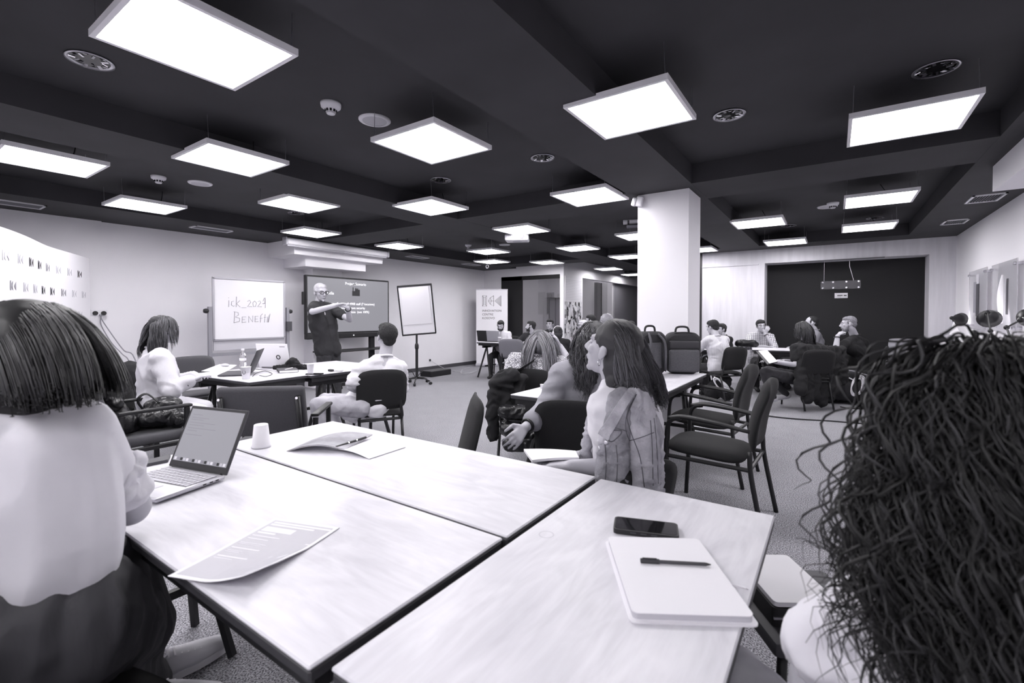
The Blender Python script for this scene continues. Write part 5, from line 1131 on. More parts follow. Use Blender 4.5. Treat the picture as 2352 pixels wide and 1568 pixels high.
far('dark haired person looking left beside the grey haired man', 1356, 737, 9.5, (-0.95, -0.3), 'hair_short', 'short', 'cloth_black', 1.8)
far('person whose dark hair shows behind the hair bun woman', 1263, 745, 10.3, (0.1, -1), 'hair_short', 'short', 'cloth_dark', 1.8, face=True)
ff = far('fair haired person mostly hidden behind the denim jacket woman', 1392, 742, 6.2, (-0.8, 0.6), 'hair_fair', None, 'cloth_grey', 1.8, face=False); hair_cap(ff, 'hair_fair', LONG, disp=(0.006, 40))
far('person whose dark hair shows left of the column edge', 1448, 752, 8.2, (-0.2, -1), 'hair_short', 'short', 'cloth_dark', 1.8, face=False)
# ---- right group
far('man in pale striped shirt sitting with his back to us on the right', 1637, 752, 7.3, (-0.82, 0.57), 'hair_short', 'short', 'pinstripe', 1.9, lean=0.14, face=True, head=(0.15, -0.2, 0), disp=(0.009, 9), pose=dict(le=(-0.25, 0.24, 0.80), lw=(-0.1, 0.42, 0.83), re=(0.25, 0.15, 0.78), rw=(0.15, 0.38, 0.72)))
far('person in black behind the striped shirt man, long dark hair', 1656, 757, 8.3, (-0.7, -0.7), 'hair_short', 'short', 'cloth_black', 1.8, face=False)
pm = far('man in plaid shirt resting his chin in his hand', 1748, 749, 8.3, (0.3, -0.95), 'hair_short', 'short', 'plaid', 0.95, lean=0.10, head=(0.1, -0.05, 0.1), pose=dict(le=(-0.20, 0.26, 0.79), lw=(-0.045, 0.20, 1.06), re=(0.24, 0.22, 0.80), rw=(-0.05, 0.34, 0.82)), lh=dict(d=(0.05, 0.0, 0.1), up=(0.3, -1, 0), curl=0.3, side=-1)); watch(pm, 'l')
yw = yaw_to(-0.72, 0.70)
lw_ = person('woman in black t-shirt with long dark hair holding a laptop on her knees', (dep(1850, 900, 6.65).x, dep(1850, 900, 6.65).y), yw, dict(
    head=dep(1842, 758, 6.65), neck=dep(1850, 785, 6.66), chest=dep(1856, 820, 6.68), hip=dep(1858, 868, 6.7), ls=dep(1826, 800, 6.5), rs=dep(1880, 798, 6.85), le=dep(1828, 838, 6.4), lw=dep(1772, 830, 6.42), re=dep(1880, 835, 6.9), rw=dep(1800, 828, 6.75), lh=dep(1848, 875, 6.6), rh=dep(1865, 872, 6.75), lk=dep(1755, 855, 6.45), rk=dep(1762, 850, 6.65), la=dep(1775, 912, 6.5), ra=dep(1805, 905, 6.7), lf=-RT, rf=-RT),
    s=0.95, head=(0.5, -0.25, 0), shirt='cloth_black', sleeve=0.62, trousers='cloth_jeans', hair=None, face=True, shoes='light_grey')
hair_cap(lw_, 'cap_black', LONG+[('e', (0, -0.05, -0.09), (0.06, 0.04, 0.06))]); strands(lw_, 'hair', 'hair_dark', 900, 0.24, 12, 0.0026, wave=0.006, colliders=shoulders(lw_), seed=8)
far('balding man in grey shirt behind the laptop woman', 1863, 742, 8.0, (-0.95, -0.15), 'hair_short', 'receding', 'cloth_midgrey', 1.8, head=(0, 0, 0), face=True)
bm_ = person('man in black t-shirt with watch resting his fist against his mouth', (dep(1965, 850, 7.3).x, dep(1965, 850, 7.3).y), yaw_to(-0.92, -0.15), dict(
    head=dep(1949, 744, 7.25), neck=dep(1963, 772, 7.3), chest=dep(1968, 808, 7.3), hip=dep(1972, 862, 7.3), ls=dep(1940, 790, 7.05), rs=dep(1985, 788, 7.5), le=dep(1918, 812, 6.95), lw=dep(1924, 771, 7.02), re=dep(1930, 815, 7.6), rw=dep(1905, 802, 7.5), lh=dep(1968, 868, 7.2), rh=dep(1972, 866, 7.4), lk=dep(1898, 862, 7.1), rk=dep(1905, 860, 7.4), la=dep(1910, 918, 7.15), ra=dep(1915, 915, 7.45)),
    s=1.0, head=(-0.05, -0.08, 0), g=1.16, shirt='cloth_black', sleeve=0.75, trousers='cloth_jeans', hair='crop', hairm='hair_short_grey', beard='hair_short_grey', lh=dict(d=RT*0.7+UP*0.6+FW*0.25, up=-RT*0.6+UP*0.6, curl=1.0, side=1), jaw=1.08, armr=1.15); watch(bm_, 'l', 'black_plastic', 0.04)
# ---------------------------------------------------------------- foreground figures
from mathutils.bvhtree import BVHTree
def surf(ob):
    me = ob.data; o = V(ob.location)+(V(ob.parent.location) if ob.parent else V((0, 0, 0)))
    if ob.parent and ob.parent.parent: o += V(ob.parent.parent.location)
    return BVHTree.FromPolygons([v.co+o for v in me.vertices], [tuple(p.vertices) for p in me.polygons]), o
def seam(bv, pix, name, m, parent, off, r=0.0018, lift=0.0005, k=5, n=5, flat=1.0):
    """a stitched line lying on a garment, through the points seen at these pixels"""
    t, o = bv; pts = []
    for q in (smooth_path([V((x, y, 0)) for x, y in pix], k) if len(pix) > 2 else [V((*pix[0], 0)).lerp(V((*pix[1], 0)), i/6) for i in range(7)]):
        h = t.ray_cast(CAM, ray(q.x, q.y).normalized())
        if h[0] is not None: pts.append(h[0]+h[1]*lift-off)
    if len(pts) > 1 and flat < 1:
        vs, fs = [], []
        for i, p in enumerate(pts):
            t_ = (pts[min(i+1, len(pts)-1)]-pts[max(i-1, 0)]).normalized(); v_ = (p+off-CAM).normalized(); s_ = t_.cross(v_).normalized(); nn_ = s_.cross(t_).normalized(); nn_ = nn_ if nn_.dot(v_) < 0 else -nn_
            w_ = r*(0.75+0.4*i/len(pts))
            vs += [p+s_*w_-nn_*0.004, p+s_*w_*0.95+nn_*r*flat, p-s_*w_*0.95+nn_*r*flat*1.3, p-s_*w_-nn_*0.004]
        for i in range(len(pts)-1):
            for q_ in range(4): fs.append((4*i+q_, 4*i+(q_+1) % 4, 4*i+4+(q_+1) % 4, 4*i+4+q_))
        fs += [(3, 2, 1, 0), tuple(4*(len(pts)-1)+q_ for q_ in range(4))]
        return MB().add(vs, fs).obj(name, m, parent, auto=60)
    if len(pts) > 1: return MB().tube(pts, r, n).obj(name, m, parent, smooth=True)
# ---- woman in the denim jacket
yw = yaw_to(-0.96, 0.22); hd = dep(1404, 804, 1.86)
L0 = dep(1425, 1000, 1.86)
dj = person('woman in pale denim jacket over white shirt, shoulder-length hair, head turned away', (L0.x, L0.y), yw, dict(
    head=hd, neck=dep(1418, 880, 1.87), chest=dep(1438, 975, 1.88), hip=dep(1450, 1140, 1.89), ls=dep(1432, 935, 1.79), rs=dep(1405, 925, 2.0), le=dep(1425, 1075, 1.80), lw=dep(1312, 1070, 1.80), re=dep(1370, 1050, 2.05), rw=dep(1290, 1055, 1.98), lh=dep(1435, 1150, 1.80), rh=dep(1440, 1150, 1.95), lk=dep(1225, 1130, 1.85), rk=dep(1235, 1115, 2.05), la=dep(1250, 1420, 1.9), ra=dep(1260, 1400, 2.05)),
    s=0.98, head=(0.10, 0.30, 0.0), shirt='cloth_white', sleeve=0.4, trousers='cloth_jeans', hair=None, near=True, soff=0.010, disp=(0.007, 10), g=0.93, lh=dict(d=dep(1228, 1066, 1.85)-dep(1302, 1070, 1.78), up=(0, 0, 1), curl=0.22, side=1, spread=0.12))
hair_cap(dj, 'cap_brown', [('e', (0, -0.022, 0.045), (0.085, 0.104, 0.090)), ('e', (0, -0.055, -0.04), (0.078, 0.066, 0.09)), ('e', (0, -0.075, -0.10), (0.08, 0.05, 0.05))], voxel=0.008, disp=(0.003, 25))
strands(dj, 'hair', 'hair_brown', 3300, 0.36, 16, 0.0011, wave=0.010, wfreq=9, colliders=shoulders(dj, 0.055), seed=11, rad=(0.086, 0.106, 0.096), lenvar=0.12, volume=0.009, ear=-0.42, front=0.28, back=1.2, p0=0.16, flow=0.1, zend=-0.155, zjit=0.028, drop=(RT.x*0.30, RT.y*0.30, -0.95))
j = dj['j']; o_ = dj['L0']
D = lambda x, y, d: dep(x, y, d)-o_
jk = MB()
jk.cap(D(1420, 915, 1.98), 0.068, D(1448, 925, 1.78), 0.066)
jk.chain([D(1446, 925, 1.80), D(1470, 1000, 1.83), D(1474, 1120, 1.85), D(1474, 1180, 1.85)], [0.075, 0.088, 0.086, 0.085])           # back, near side
jk.chain([D(1440, 915, 1.95), D(1468, 1000, 1.95), D(1470, 1160, 1.95)], [0.08, 0.09, 0.09])
jk.chain([D(1374, 920, 1.97), D(1352, 1000, 1.97), D(1338, 1090, 1.97)], [0.024, 0.024, 0.024])                                          # far front edge
jk.chain([D(1440, 930, 2.05), D(1430, 1040, 2.12), D(1425, 1150, 2.12)], [0.07, 0.06, 0.05])
jo = blob(jk, 'denim_jacket', 'denim', dj['o'], 0.0075, 5, 0.5, (0.007, 13, (1, 1, 1.6)))
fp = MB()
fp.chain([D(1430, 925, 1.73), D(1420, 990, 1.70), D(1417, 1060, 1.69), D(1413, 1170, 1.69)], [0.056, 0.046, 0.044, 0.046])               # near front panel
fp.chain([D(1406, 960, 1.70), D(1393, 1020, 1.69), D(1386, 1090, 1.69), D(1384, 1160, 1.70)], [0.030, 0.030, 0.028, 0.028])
fo_ = blob(fp, 'front_panel', 'denim_shaded', jo, 0.0065, 5, 0.6, (0.006, 14, (1, 1, 1.4)))  # darker denim tone stands for the fold shadows on this panel
sv = MB()
sv.chain([D(1452, 928, 1.75), D(1470, 1005, 1.715), D(1476, 1080, 1.71), D(1480, 1180, 1.715)], [0.076, 0.064, 0.058, 0.052])             # empty sleeve, near
so_ = blob(sv, 'sleeve', 'denim', jo, 0.0065, 5, 0.6, (0.007, 12, (1, 1, 1.2)))
# collar: a turned-down band round the neck, falling into the lapels
cl = MB(); ring = [D(1372, 992, 1.93), D(1370, 930, 1.955), D(1385, 893, 1.97), D(1412, 872, 1.985), D(1440, 871, 1.95), D(1458, 884, 1.88), D(1453, 900, 1.80), D(1437, 918, 1.735), D(1420, 948, 1.70), D(1399, 985, 1.685), D(1385, 1010, 1.68)]
ring = smooth_path(ring, 4)
for i in range(len(ring)-1): cl.cap(ring[i], 0.020, ring[i+1], 0.020, 8)
blob(cl, 'collar', 'denim', jo, 0.006, 2, 0.6, (0.003, 20))
b1_, b2_ = surf(fo_), surf(so_)
class Near:
    def ray_cast(self, o, d):
        hs = [h for h in (b1_[0].ray_cast(o, d), b2_[0].ray_cast(o, d)) if h[0] is not None]
        return min(hs, key=lambda h: h[3]) if hs else (None, None, None, None)
bv = (Near(), b1_[1])
lp_ = seam(bv, [(1452, 898), (1432, 925), (1412, 960), (1392, 990), (1386, 1003)], 'lapel', 'denim', jo, o_, 0.020, 0.003, n=8, flat=0.22)
for px in ([(1397, 985), (1420, 950), (1440, 925), (1452, 905)], [(1462, 905), (1448, 935), (1440, 960), (1452, 1000), (1470, 1050), (1480, 1118)], [(1455, 915), (1440, 950), (1437, 985), (1445, 1010)], [(1445, 1012), (1470, 1005), (1510, 990)], [(1388, 1005), (1392, 1060), (1390, 1110)], [(1415, 1022), (1418, 1060), (1416, 1112)], [(1385, 986), (1410, 982), (1440, 990)], [(1502, 960), (1508, 1020), (1512, 1110)], [(1494, 965), (1498, 1030), (1500, 1115)]):
    seam(bv, px, 'seam', 'denim_seam', jo, o_, 0.0016)
seam(bv, [(1386, 1000), (1404, 1014), (1424, 998), (1424, 988), (1388, 990), (1386, 1000)], 'pocket_flap', 'denim_seam', jo, o_, 0.0022, k=4)
for x, y in ((1382, 977), (1376, 1030), (1366, 1082), (1392, 1016)):
    h = bv[0].ray_cast(CAM, ray(x, y).normalized())
    if h[0] is not None: MB().lathe([(0, 0.004), (0.006, 0.0035), (0.0085, 0.002), (0.0085, 0)], h[0]-o_, 14, frame(h[1].orthogonal(), h[1].cross(h[1].orthogonal()))).obj('button', 'steel', jo, smooth=True)
MB().tube([dj['H'](-0.082, -0.004, -0.040)+V((0.010*math.cos(t)*0, 0.010*math.cos(t), 0.012*math.sin(t)-0.006)) for t in [2*PI*q/12 for q in range(13)]], 0.0015, 5).obj('earring', 'chrome', dj['o'], smooth=True)
# notebook on her knees
q = [dep(1203, 1036, 2.02), dep(1222, 1062, 1.84), dep(1330, 1056, 1.84), dep(1322, 1040, 2.02)]; c = sum(q, V((0, 0, 0)))/4
e = empty('notebook', 'white notebook under the denim woman hand beyond the table edge', 'notebook', c)
sheet([p-c for p in q], 0, lambda u, v: 0.004*math.sin(PI*v), 6, 6, 0.010).obj('pages', 'paper', e)
# ---- woman at the left edge, from behind
yw = yaw_to(-0.72, 0.70); L1 = dep(95, 1480, 0.98)
lw1 = person('woman at the left edge from behind, straight black hair, white rolled-sleeve shirt', (L1.x, L1.y), yw, dict(
    head=dep(78, 838, 1.0), neck=dep(75, 950, 0.98), chest=dep(80, 1110, 0.97), hip=dep(85, 1430, 0.97), ls=dep(-75, 1010, 0.90), rs=dep(182, 985, 1.03), re=dep(302, 1166, 1.17), rw=dep(150, 1180, 1.22), le=dep(-160, 1230, 1.0), lw=dep(20, 1200, 1.25), lh=dep(40, 1480, 0.95), rh=dep(150, 1480, 1.0), lk=dep(210, 1500, 1.25), rk=dep(320, 1440, 1.33), la=dep(330, 1560, 1.62), ra=dep(372, 1500, 1.62), rf=RT, lf=RT),
    s=1.0, head=(0.12, -0.05, 0.0), shirt=None, trousers=None, shoes=None, hair=None, face=False, near=True, armr=1.15, rh=dict(curl=0.5, d=(-1, 0.2, 0), side=-1))
o_ = lw1['L0']; D = lambda x, y, d: dep(x, y, d)-o_; j = lw1['j']
sh = MB()
sh.chain([D(75, 965, 0.98), D(182, 985, 1.02)], [0.065, 0.068]); sh.chain([D(75, 965, 0.98), D(-75, 1010, 0.9)], [0.065, 0.068])
for u, d in ((-60, 0.92), (20, 0.95), (100, 0.97), (150, 1.0)): sh.chain([D(u, 1030, d), D(u+5, 1160, d), D(u+3, 1300, d)], [0.085, 0.090, 0.088])
sh.chain([D(182, 990, 1.02), D(215, 1055, 1.07), D(250, 1108, 1.11)], [0.070, 0.066, 0.060])
sh.chain([D(165, 1060, 1.02), D(170, 1180, 1.03), D(165, 1270, 1.03)], [0.06, 0.055, 0.05])
so = blob(sh, 'shirt', 'cloth_white', lw1['o'], 0.007, 6, 0.55, (0.010, 5, (1, 1, 0.55)))
cf = MB(); a, b = D(238, 1098, 1.10), D(272, 1136, 1.14); d_ = (b-a).normalized(); u_ = d_.orthogonal().normalized(); w_ = d_.cross(u_)
for kk, rr in ((0.0, 0.066), (0.35, 0.062), (0.7, 0.058), (1.0, 0.056)):
    pts = [a.lerp(b, kk)+(u_*math.cos(t)+w_*math.sin(t))*rr*(1+0.12*math.sin(3*t+kk*5)) for t in [2*PI*i/18 for i in range(19)]]
    for i in range(18): cf.cap(pts[i], 0.014, pts[i+1], 0.014, 8)
blob(cf, 'rolled_cuff', 'cloth_white', so, 0.006, 2, 0.6, (0.006, 24))
bl = MB()
bl.chain([D(20, 1430, 0.97), D(150, 1440, 1.0)], [0.15, 0.14]); bl.chain([D(150, 1430, 1.0), D(250, 1450, 1.18), D(305, 1450, 1.32)], [0.14, 0.115, 0.085]); bl.chain([D(40, 1450, 0.98), D(150, 1520, 1.1), D(240, 1540, 1.3)], [0.14, 0.12, 0.09])
bl.chain([D(300, 1440, 1.33), D(312, 1470, 1.44), D(312, 1500, 1.52)], [0.085, 0.080, 0.074]); bl.chain([D(240, 1540, 1.3), D(320, 1580, 1.58)], [0.09, 0.085]); bl.cap(D(290, 1290, 1.28), 0.05, D(322, 1440, 1.33), 0.085)
bl.cap(D(232, 1300, 1.14), 0.07, D(300, 1420, 1.3), 0.08)
blob(bl, 'skirt', 'cloth_skirt', lw1['o'], 0.009, 6, 0.5, (0.010, 7, (1.6, 1.6, 0.5)))
hair_cap(lw1, 'cap_black', [('e', (0, -0.022, 0.045), (0.088, 0.106, 0.094)), ('e', (0, -0.05, -0.03), (0.094, 0.080, 0.08))], voxel=0.008, disp=(0.002, 18))
strands(lw1, 'hair', 'hair_black', 4600, 0.40, 13, 0.0011, wave=0.003, wfreq=6, colliders=shoulders(lw1, 0.09), seed=21, rad=(0.095, 0.112, 0.102), lenvar=0.08, volume=0.02, ear=0.05, front=0.6, zend=-0.03, zjit=0.010)
def sneaker(p, fwd, name, parent, off):
    f = V(fwd).normalized(); f.z = 0; f.normalize(); r_ = V((f.y, -f.x, 0)); Rr = frame(r_, f)
    q = lambda x, y, z: p-off+r_*x+f*y+V((0, 0, z))
    up_ = MB(); up_.chain([q(0, -0.055, 0.055), q(0, 0.03, 0.055), q(0, 0.11, 0.042), q(0, 0.165, 0.036)], [0.044, 0.044, 0.040, 0.032]); up_.cap(q(0, -0.055, 0.095), 0.038, q(0, -0.05, 0.05), 0.044)
    s_ = blob(up_, name, 'cloth_white', parent, 0.006, 2, 0.5)
    pl = [(0.036*math.cos(t)*(1.0 if math.sin(t) > 0 else 0.9), 0.05+0.155*math.sin(t)) for t in [2*PI*i/24 for i in range(24)]]
    MB().prism([(x*1.15, y) for x, y in pl], 0.024, p-off, Rr).obj('sole', 'white_plastic', s_)
    for i in range(6): MB().tube([q(-0.030, 0.0+i*0.02, 0.092-i*0.005), q(0, 0.004+i*0.02, 0.104-i*0.005), q(0.030, 0.0+i*0.02, 0.092-i*0.005)], 0.0045, 5).obj('lace', 'paper', s_)
    MB().tube([q(-0.02, 0.0, 0.1), q(-0.03, -0.03, 0.11), q(0.02, 0.0, 0.1), q(0.035, -0.02, 0.1)], 0.003, 5).obj('lace', 'paper', s_)
h0, t0 = onz(362, 1572, 0.0), onz(488, 1508, 0.0); fd = (t0-h0).normalized(); p = h0+fd*0.025+V((0, 0, 0.004)); sneaker(p, fd, 'shoe', lw1['o'], o_)
blob(MB().chain([p-fd*0.05-o_+V((0, 0, 0.07)), p-fd*0.05-o_+V((0, 0, 0.15)), D(312, 1490, 1.48)], [0.036, 0.036, 0.05]), 'sock', 'skin', lw1['o'], 0.008, 2, 0.5)
p = onz(360, 1640, 0.02); sneaker(p, RT*0.97+FW*0.25, 'shoe', lw1['o'], o_)
# her chair
visitor_chair('dark chair under the woman at the left edge', (L1.x+0.02, L1.y-0.05), yaw_to(-0.3, 0.95), w=0.46)
# ---- curly haired woman at the right edge
yw = yaw_to(-0.80, 0.60); L2 = dep(2260, 1600, 0.64)
cw = person('woman with big dark curly hair at the right edge, seen from behind', (L2.x, L2.y), yw, dict(
    head=dep(2268, 1035, 0.64), neck=dep(2270, 1270, 0.64), chest=dep(2275, 1600, 0.64), hip=(0, 0, 0.52), ls=dep(2000, 1450, 0.68), rs=dep(2470, 1480, 0.72), le=dep(1886, 1492, 0.75), lw=dep(1838, 1740, 0.76), re=dep(2560, 1750, 0.75), rw=dep(2300, 1900, 0.9), lh=(-0.09, 0.02, 0.5), rh=(0.09, 0.02, 0.5), lk=dep(1690, 1560, 0.98), rk=dep(1800, 1650, 1.05), la=dep(1650, 1900, 1.0), ra=dep(1760, 1950, 1.1)),
    s=1.0, head=(0.1, 0.0, 0), shirt='cloth_white', sleeve=0.86, trousers='cloth_lightjeans', hair=None, face=False, near=True, soff=0.012, disp=(0.009, 12), armr=1.0)
hair_cap(cw, 'cap_black', [('e', (0, -0.02, 0.03), (0.105, 0.120, 0.100)), ('e', (0, -0.05, -0.06), (0.120, 0.095, 0.13)), ('e', (0, -0.06, -0.17), (0.125, 0.085, 0.10))], voxel=0.008, disp=(0.012, 22))
strands(cw, 'hair', 'hair_curly', 4000, 0.42, 28, 0.00115, wave=0.016, wfreq=9, curl=0.011, cfreq=27, colliders=shoulders(cw, 0.10), seed=31, rad=(0.110, 0.125, 0.108), lenvar=0.16, volume=0.062, flow=0.6, ear=0.15, front=0.7, spread=0.26)
strands(cw, 'ringlets', 'hair_curly', 300, 0.40, 36, 0.0022, wave=0.020, wfreq=7, curl=0.014, cfreq=30, colliders=shoulders(cw, 0.10), seed=37, rad=(0.115, 0.13, 0.112), lenvar=0.25, volume=0.075, flow=0.7, ear=0.15, front=0.7, spread=0.4)
MB().tube([cw['H'](-0.13+0.004*math.cos(t), 0.035, -0.02+0.006*math.sin(t)) for t in [2*PI*q/10 for q in range(11)]], 0.003, 5).obj('earring', 'chrome', cw['o'], smooth=True)
visitor_chair('dark chair under the curly haired woman', (L2.x+0.02, L2.y-0.03), yw, w=0.46)
# ================================================================ bags, clothes and table things
def mass(label, name, cat, prims, m, voxel=0.008, disp=(0.006, 14), parent=None, sm=3, dec=0.5):
    """soft thing from capsules / ellipsoids given in world space; origin at the first point's foot"""
    o = V((prims[0][1].x, prims[0][1].y, 0)); mb = MB()
    for q in prims:
        if q[0] == 'e': mb.ell(q[1]-o, q[2], q[3] if len(q) > 3 else None)
        else: mb.chain([p-o for p in q[1:-1]] if isinstance(q[-1], list) else [q[1]-o, q[3]-o], q[-1] if isinstance(q[-1], list) else [q[2], q[4]])
    ob = blob(mb, name, m, parent, voxel, sm, dec, disp, loc=o)
    if label: tag(ob, label, cat)
    return ob
def strap(ob, pts, r, m, name='strap', flat=0.3):
    o = V(ob.location); return MB().tube(smooth_path([p-o for p in pts], 5), r, 6, flat=flat).obj(name, m, ob, smooth=True)
def paper_cup(x, y, z, label, s=1.0, band=None):
    e = empty('paper_cup', label, 'cup', (x, y, z+0.0005))
    MB().lathe([(0, 0.003), (0.026*s, 0.003), (0.026*s, 0), (0.0275*s, 0.001), (0.036*s, 0.095*s), (0.0385*s, 0.096*s), (0.0385*s, 0.1*s), (0.035*s, 0.099*s), (0.027*s, 0.01), (0, 0.01)], n=28, caps=False).obj('wall', 'paper', e, smooth=True)
    if band: MB().lathe([(0.0325*s, 0.05*s), (0.0372*s, 0.094*s)], n=28, caps=False).obj('printed_band', band, e, smooth=True); MB().tube([V((0.0335*s*math.cos(-0.9+0.35*math.cos(t)), 0.0335*s*math.sin(-0.9+0.35*math.cos(t)), (0.058+0.016*math.sin(t))*s)) for t in [2*PI*i/18 for i in range(19)]], 0.0016, 5).obj('round_mark', 'ink', e)
    return e
def bottle(x, y, z, label, h=0.22):
    e = empty('water_bottle', label, 'bottle', (x, y, z+0.0005)); r = 0.032
    MB().lathe([(0, 0.002), (r*0.9, 0), (r, 0.01), (r, 0.06), (r*0.92, 0.075), (r, 0.09), (r, h*0.62), (r*0.9, h*0.70), (r*0.4, h*0.86), (0.013, h*0.88), (0.013, h*0.93)], n=20).obj('body', 'clear_plastic', e, smooth=True)
    MB().lathe([(0.015, h*0.92), (0.015, h), (0, h)], n=16).obj('cap', 'white_plastic', e, auto=40); MB().lathe([(r*1.01, 0.09), (r*1.01, h*0.55)], n=20, caps=False).obj('label_wrap', 'white_plastic', e, smooth=True)
def backpack(label, loc, ang, w, h, d, m='mid_bag', m2='dark_bag', rear=False):
    e = empty('backpack', label, 'backpack', loc, ang)
    prof = rrect(w, h, w*0.28, 6); sh = MB()
    n_ = len(rrect(1, 1, 0.2, 6)); vs = []
    for yy, k in ((-d/2, 0.86), (-d/2+0.012, 0.95), (-d/2+0.035, 1.0), (d/2-0.035, 1.0), (d/2-0.012, 0.95), (d/2, 0.86)): vs += [(x*k, yy, h/2+z*k) for x, z in rrect(w, h, w*0.26, 6)]
    fs = [(a*n_+i, a*n_+(i+1) % n_, (a+1)*n_+(i+1) % n_, (a+1)*n_+i) for a in range(5) for i in range(n_)]+[tuple(range(n_)), tuple(range(6*n_-1, 5*n_-1, -1))]
    shell = MB().add(vs, fs).obj('shell', m2, e, auto=60)
    if not rear:
        MB().rbox((0, -d/2-0.012, h*0.32), (w*0.86, 0.05, h*0.54), 0.022, 3).obj('front_pocket', m, e, auto=50); MB().rbox((0, -d/2-0.002, h*0.70), (w*0.84, 0.03, h*0.2), 0.013, 3).obj('top_pocket', 'edge_dark', e, auto=50)
        MB().tube([(-w*0.42, -d/2-0.008, h*0.6), (w*0.42, -d/2-0.008, h*0.6)], 0.004, 5).obj('zip', 'black_plastic', e); MB().tube(smooth_path([(-w*0.47, -d*0.3, 0.05), (-w*0.46, -d*0.38, h*0.7), (-w*0.3, -d*0.4, h*0.95), (0, -d*0.42, h*1.0), (w*0.3, -d*0.4, h*0.95), (w*0.46, -d*0.38, h*0.7), (w*0.47, -d*0.3, 0.05)], 4), 0.005, 5).obj('zip', 'black_plastic', e)
    else:
        for s_ in (-1, 1): MB().tube(smooth_path([(s_*w*0.18, -d/2+0.01, h*0.93), (s_*w*0.26, -d/2-0.05, h*0.75), (s_*w*0.30, -d/2-0.05, h*0.4), (s_*w*0.42, -d/2, h*0.12)], 5), 0.032, 8, flat=0.35).obj('shoulder_strap', m, e, smooth=True)
        MB().rbox((0, -d/2-0.005, h*0.45), (w*0.5, 0.03, h*0.6), 0.014, 3).obj('back_pad', m, e, auto=50)
    MB().tube(smooth_path([(-w*0.2, 0, h-0.01), (-w*0.14, 0, h+0.045), (w*0.14, 0, h+0.045), (w*0.2, 0, h-0.01)], 5), 0.010, 6).obj('top_handle', 'black_plastic', e, smooth=True)
    return e
mat('mid_bag', 0.085, 0.85, var=0.25, vscale=150, bump=0.3, bscale=300); mat('dark_bag', 0.026, 0.8, var=0.2, vscale=150, bump=0.3, bscale=300)
p = dep(1566, 850, 4.45); backpack('grey backpack with front pocket standing on the middle table', (p.x, p.y, 0.7505), YAW-0.12, 0.32, 0.39, 0.15)
p = dep(1492, 850, 4.35); backpack('black backpack showing its shoulder straps, beside the column', (p.x, p.y, 0.7505), YAW+0.35, 0.29, 0.40, 0.14, rear=True)
# middle table: small things
p = onz(1245, 893, 0.75); paper_cup(p.x, p.y, 0.745, 'tiny clear cup lying near the edge of the middle table', 0.4)
# left table
laptop((onz(575, 858, 0.75).x, onz(575, 858, 0.75).y, 0.7505), YAW-1.25+PI*0, 'dark open laptop seen from its side on the left table', 0.34, 0.23, 22, 'dark_grey', 'dark_grey', 'edge_dark', 'screen_dark', detail=False)
a = onz(632, 846, 0.75)
e = laptop((a.x, a.y, 0.7505), YAW+PI-0.18, 'white laptop with its lid back to us and a round mark', 0.36, 0.25, 12, 'white_plastic', 'white_plastic', 'white_paint', 'screen_dark', detail=False)
Rt = M.Rotation(-math.radians(12), 3, 'X'); MB().tube([V((0, 0.004, 0.014))+Rt@V((-0.06+0.02*math.cos(t), 0.0035, 0.11+0.02*math.sin(t))) for t in [2*PI*i/18 for i in range(19)]], 0.005, 5).obj('round_mark', 'ink', e)
MB().box(V((0, 0.004, 0.014))+Rt@V((-0.12, 0.0035, 0.22)), (0.06, 0.001, 0.008), R=Rt).obj('maker_mark', 'grey', e)
p = onz(565, 870, 0.75); paper_cup(p.x, p.y, 0.75, 'paper coffee cup with a grey printed band on the left table', 1.05, 'light_grey')
p = onz(713, 857, 0.75); paper_cup(p.x, p.y, 0.75, 'plain white paper cup beside the phone on the left table', 0.9)
p = onz(558, 848, 0.75); bottle(p.x, p.y, 0.75, 'clear water bottle behind the dark laptop on the left table', 0.21)
for i, (q, lab) in enumerate((((455, 866, 505, 862, 512, 852, 470, 855), 'white paper sheet by the hand of the woman in white blazer'), ((462, 852, 515, 856, 545, 838, 505, 836), 'long white paper sheet running to the far edge of the left table'))):
    pt = [onz(q[k], q[k+1], 0.7515+0.002*i) for k in range(0, 8, 2)]; c = sum(pt, V((0, 0, 0)))/4
    tag(sheet([x-c for x in pt], 0, None, 3, 3, 0.001).obj('paper_sheet', 'paper', loc=c), lab, 'paper')
p = onz(517, 842, 0.75); tag(MB().ell((0, 0, 0.017), (0.065, 0.036, 0.017)).obj('computer_mouse', 'light_grey', loc=(p.x, p.y, 0.751), smooth=True), 'pale rounded pouch on the papers of the left table', 'pouch')
p = onz(660, 853, 0.75)
e = empty('notebook', 'dark closed notebook with a pen on the left table', 'notebook', (p.x, p.y, 0.7505), YAW+0.55); MB().rbox((0, 0, 0.014), (0.17, 0.24, 0.026), 0.004).obj('cover', 'dark_grey', e); MB().b2((-0.08, -0.121, 0.004), (0.08, -0.118, 0.022)).obj('page_block', 'paper', e); MB().cyl((-0.03, -0.1, 0.031), (0.05, 0.03, 0.031), 0.004).obj('pen', 'white_plastic', e)
p = onz(718, 860, 0.75); tag(MB().prism(rrect(0.15, 0.07, 0.01), 0.008).obj('smartphone', 'phone_glass', loc=(p.x, p.y+0.02, 0.7505), rz=YAW), 'black phone lying in front of the plain white cup', 'phone')
c = onz(668, 846, 0.76)
mass('black scarf heaped on the left table before the white laptop', 'scarf', 'scarf', [('e', c+V((0, 0.02, 0.03)), (0.09, 0.06, 0.05)), ('e', c+RT*0.02+V((0, 0, 0.06)), (0.05, 0.05, 0.045)), ('c', c-RT*0.16+V((0, 0, 0.01)), 0.018, c, 0.04), ('c', c, 0.045, c+RT*0.17+V((0, 0, 0.012)), 0.022)], 'cloth_black', 0.008, (0.012, 24))
p = onz(772, 853, 0.75)
